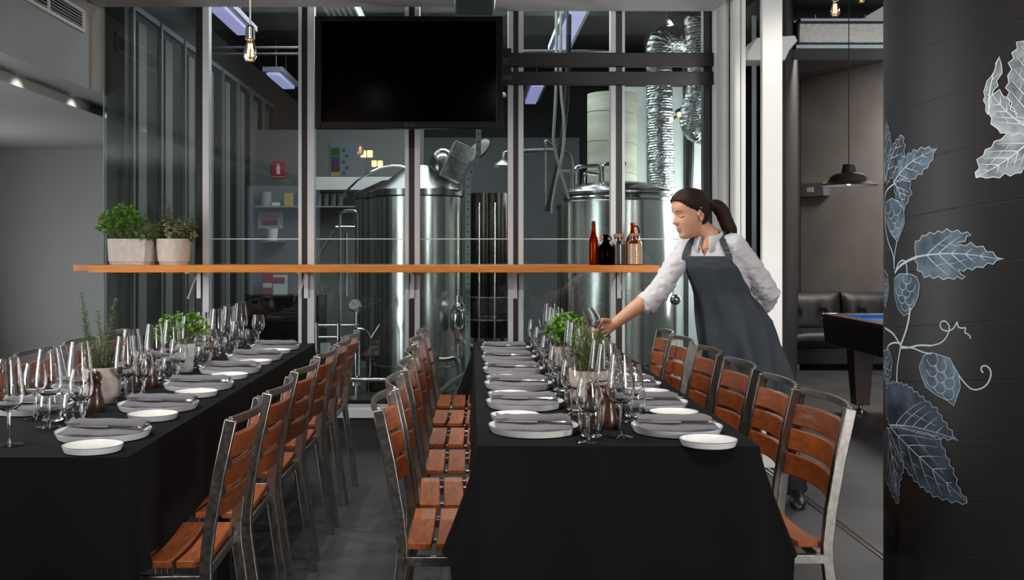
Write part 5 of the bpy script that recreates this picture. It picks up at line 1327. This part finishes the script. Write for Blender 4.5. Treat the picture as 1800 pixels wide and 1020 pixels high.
mb.v = [tuple(Vector(v)+V(1,0,0)*.0045*noise.noise(Vector((v[0]*140,v[1]*140,v[2]*10)))) for v in mb.v]
obj('ponytail', mb, MT['hair'], who, sm=80, w=True); obj('hair_tie', MB().tube([V(1.203,5.286,1.508)+V(0,math.cos(a),math.sin(a)*.95)*.018 for a in [k*PI/8 for k in range(16)]],.005,8,closed=True), MT['rubber'], who, w=True)
# shirt
sb = MB().loft(torso(.003))
sb.capsule([shR+V(.02,-.01,.0),shR.lerp(elR,.5),elR,cuR],[.066,.057,.055,.054],28)
sb.capsule([shL+V(-.02,.01,0),shL.lerp(elL,.5),elL,cuL],[.066,.057,.055,.050],28)
sb.tube([cuR-(cuR-elR).normalized()*.022,cuR+(wrR-cuR).normalized()*.016],[.057,.0555],28)
sb.tube([cuL,cuL+(wrL-cuL).normalized()*.02],[.054,.053],28)
me = remesh(sb,.0065,3)
b = bmesh.new(); b.from_mesh(me); b.normal_update()
for v in b.verts:
    c = v.co; q = 0
    for (A,B) in ((shR,elR),(elR,cuR),(shL,elL),(elL,cuL)):
        ab = B-A; t = max(0,min(1,(c-A).dot(ab)/ab.length_squared)); p = A+ab*t
        if (c-p).length < .085:
            q = max(q, .55+.45*t if (A is shR or A is shL) else 1.)
            ax = ab.normalized()
    nn = noise.noise(Vector((c.x*20+c.z*24,c.y*15,c.z*30-c.x*14)))+.5*noise.noise(Vector((c.x*46+c.z*40,c.y*30,c.z*60-c.x*30)))
    v.co += v.normal*(.007*q+.0012)*nn
kill = [f for f in b.faces if (f.calc_center_median()-Nk).dot(TF) > .01 and f.calc_center_median().z > 1.255 and abs((f.calc_center_median()-Nk).dot(TR)+.004) < (f.calc_center_median().z-1.255)*.5+.002]
bmesh.ops.delete(b, geom=kill, context='FACES'); b.to_mesh(me); b.free()
so = linkmesh('shirt', me, [MT['shirt']], who); md = so.modifiers.new('s','SOLIDIFY'); md.thickness = .0025; md.offset = -1
cr = []
for i in range(41):
    a = math.radians(20+320*i/40); dr = TF*math.cos(a)+TR*math.sin(a); fr_ = math.exp(-(min(i,40-i)/6)**2)
    cen = Nk-UP*.012+TF*.004; tilt = -UP*(.035*math.cos(a))
    cr.append([cen+dr*.060+tilt*.6-UP*.012*fr_, cen+dr*.056+tilt*.55+UP*.034, cen+dr*.062+tilt*.6+UP*.037, cen+dr*(.078+.006*fr_)+tilt+UP*(.004)-UP*.030*fr_])
co_ = obj('collar', MB().loft(cr,False,False), MT['shirt'], who, w=True, sm=60); md = co_.modifiers.new('s','SOLIDIFY'); md.thickness = .003
obj('cuff', MB().tube([cuR-(cuR-elR).normalized()*.018,cuR+(wrR-cuR).normalized()*.020],[.0595,.058],28,caps=False), MT['shirt'], who, w=True)
nb = MB()
for i in range(15):
    a = math.radians(-62+124*i/14); dr = TF*math.cos(a)+TR*math.sin(a); nb.ell(Nk-UP*(.012+.042*math.cos(a)**3)+dr*(.058+.018*math.cos(a)**2),(.005,.005,.005),8)
obj('necklace', nb, MT['amberbead'], who, w=True)
# apron
AP = [(V(1.224,5.281,1.255),.152,.106,42,0),(V(1.232,5.286,1.225),.150,.111,47,0),(Ch,.148,.114,54,0),(V(1.262,5.31,1.13),.139,.105,64,.003),(Ws,.134,.098,82,.005),(V(1.315,5.35,.995),.152,.108,98,.007),(Pv,.172,.124,108,.008),(V(1.370,5.38,.84),.182,.134,108,.012),(V(1.395,5.385,.74),.195,.142,106,.016),(V(1.418,5.385,.64),.205,.148,102,.02),(V(1.43,5.385,.52),.212,.152,98,.024)]
rows = []; AP2 = []
for A, B in zip(AP,AP[1:]):
    for k in range(5): t = k/5; AP2.append((A[0].lerp(B[0],t),*[A[i]+(B[i]-A[i])*t for i in (1,2,3,4)]))
AP2.append(AP[-1])
for i,(c,a,b_,an,fo) in enumerate(AP2):
    row = []
    for k in range(61):
        q = math.radians(-an+2*an*k/60); wv = fo*(math.sin(q*7+i*.10+.6)+.6*math.sin(q*12.3-i*.15))+.002*noise.noise(Vector((q*4,i*.3,2)))
        r = TR*(a+.022+wv)*math.sin(q)+TF*(b_+.021+wv)*math.cos(q); row.append(c+r)
    rows.append(row)
ao = obj('apron', MB().loft(rows,False,False), MT['apron'], who, w=True, sm=60); md = ao.modifiers.new('s','SOLIDIFY'); md.thickness = .0035; md.offset = 0
for s, row0 in ((1,-1),(-1,0)):
    p0 = rows[0][row0]; 
    mid = Sh+TR*s*.085+TF*.058+UP*.012; top = V(1.200,5.266,1.345)+TR*s*.066+UP*.010; bk = Nk+TR*s*.045-TF*.05+UP*.035
    obj('strap', MB().bar(smooth([p0-UP*.02+TF*.004,p0+TF*.006,p0.lerp(mid,.6)+TF*.008,mid+TF*.006,top+UP*.006,bk],2),.030,.004,TR), MT['apron'], who, w=True)
p0 = rows[0][0]
obj('buckle', MB().tube([p0+TF*.012+TR*x_+UP*(z_+.028) for x_,z_ in ((-.019,-.012),(.019,-.012),(.019,.012),(-.019,.012))],.0022,6,closed=True), MT['chrome'], who, w=True)
pk = [[rows[i][k]+TF*.004 for k in range(18,50)] for i in range(32,43)]
obj('pocket', MB().loft(pk,False,False), MT['apron'], who, w=True, sm=60)
# trousers, shoes
tb = MB().loft([ring(c,a,b_,32,.004) for c,a,b_ in ((Pv+UP*.05-V(.02,.01,0),.150,.108),(Pv,.170,.122),(Pv-UP*.08+V(.015,.0,0),.165,.118))])
for l in legs: tb.tube([l[0],l[0].lerp(l[1],.5),l[1],l[1].lerp(l[2],.5),l[2]-UP*.045],[.098,.088,.074,.068,.060],24)
linkmesh('trousers', remesh(tb,.009,3), [MT['trousers']], who)
for l, fd in zip(legs,(V(-.35,-.93,0),V(-.25,-.96,0))):
    A = V(l[2].x,l[2].y,0)-fd*.06; sd = V(-fd.y,fd.x,0)
    sec = [(0,.026,.055),(.02,.034,.07),(.07,.036,.085),(.12,.038,.068),(.17,.043,.050),(.21,.042,.042),(.245,.030,.034),(.262,.012,.022)]
    obj('shoe', MB().loft([[A+fd*t+sd*w*math.cos(q)+UP*(h/2+h/2*math.sin(q)*(1 if math.sin(q) > -.5 else 1)) for q in [2*PI*k/18 for k in range(18)]] for t,w,h in sec]), MT['shoe'], who, w=True, sm=60)
# the glass in the hand
g = dup(short, G-V(-.5,-.03,.866)*.052, None, 'small wine glass held tilted in the waitress right hand', 'small wine glasses on the right table')
g.rotation_mode = 'QUATERNION'; g.rotation_quaternion = V(0,0,1).rotation_difference(V(-.5,-.03,.866))
del g['group']

# ------------------------------------------------------------------ light
w = bpy.data.worlds.new('world'); SC.world = w; w.use_nodes = True
bg = w.node_tree.nodes['Background']; bg.inputs[0].default_value = (.72,.82,1,1); bg.inputs[1].default_value = .35
def area(name, loc, target, sx_, sy_, power, col=(1,1,1), spread=180):
    l = bpy.data.lights.new(name,'AREA'); l.shape = 'RECTANGLE'; l.size = sx_; l.size_y = sy_; l.energy = power; l.color = col; l.spread = math.radians(spread)
    o = bpy.data.objects.new(name,l); COL.objects.link(o); o.location = loc
    d = (Vector(target)-Vector(loc)).normalized(); o.rotation_euler = d.to_track_quat('-Z','Z').to_euler(); return o
area('daylight_left',(-4.5,3.6,1.35),(0,3.6,1.1),4.6,1.5,200,(.95,.97,1))
area('daylight_right',(5.7,-4.3,1.9),(2.2,3.0,1.0),2.4,2.4,370,(1,.98,.95))
area('brewery_light',(.2,9.4,3.3),(.2,9.2,0),1.6,2.0,55,(.93,1,.97))
area('brewery_front',(-.5,7.35,3.34),(-.5,7.6,0),2.2,.4,26,(.97,1,.97))  # unseen fill added to lift the gauge and front pipework
area('brewery_light_left',(-1.2,9.0,3.3),(-1.2,9.0,0),1.0,2.0,16,(.9,.92,1))
area('brewery_fill',lc+ln*.035,lc+ln,1.05,2.1,60,(.97,1,.98))  # fill added on the lining to give the steel tanks a bright reflection
area('pool_light',(4.6,10.7,3.45),(4.6,10.9,0),1.6,1.0,85,(1,.95,.9))
area('pool_light_near',(4.6,6.6,3.3),(4.2,7.0,0),1.4,1.4,35,(1,.97,.93))
area('alcove_fill',(-4.5,8.4,1.1),(-2.6,8.6,1.4),2.4,1.4,22,(.96,.98,1))  # unseen fill added to lighten the alcove ceiling and back wall
area('alcove_light',(-3.6,6.5,2.24),(-3.6,6.6,0),.5,2.5,10,(1,.98,.95))
def spot(name, loc, target, power, ang, r=.04, col=(1,.95,.88), blend=.6):
    l = bpy.data.lights.new(name,'SPOT'); l.energy = power; l.spot_size = math.radians(ang); l.spot_blend = blend; l.shadow_soft_size = r; l.color = col
    o = bpy.data.objects.new(name,l); COL.objects.link(o); o.location = loc
    o.rotation_euler = (Vector(target)-Vector(loc)).to_track_quat('-Z','Z').to_euler(); return o
for y in (5.2,6.2,7.05,7.75,8.5): spot('cove_spot',(-2.55,y,2.305),(-2.9,y,1.9),2.2,100,.02)
for x in (-1.2,.45):
    for y in (2.6,4.0,5.4): spot('ceiling_spot',(x-.5,y,3.3),(x,y+.3,.75),85,70,.05)
spot('frame_spot',(2.5,4.2,3.3),(1.76,6.5,1.5),120,44,.05)  # unseen spot added to whiten the door frame
for x in (-1.1,.4): spot('front_spot',(x,.3,3.25),(x,4.2,.9),150,46,.06)  # unseen spots added to brighten the plate fronts and mullions
spot('waitress_fill_spot',(-2.0,4.2,3.2),(1.2,5.3,1.15),160,26,.06)  # unseen spot added to light the waitress and her face
SC.view_settings.view_transform = 'Standard'; SC.view_settings.look = 'None'; SC.view_settings.gamma = 1; SC.view_settings.exposure = .35
cy = SC.cycles
cy.max_bounces = 12; cy.transmission_bounces = 12; cy.transparent_max_bounces = 24; cy.glossy_bounces = 6; cy.diffuse_bounces = 4
cy.caustics_reflective = False; cy.caustics_refractive = False; cy.sample_clamp_indirect = 4; cy.blur_glossy = .5
cy.use_denoising = True
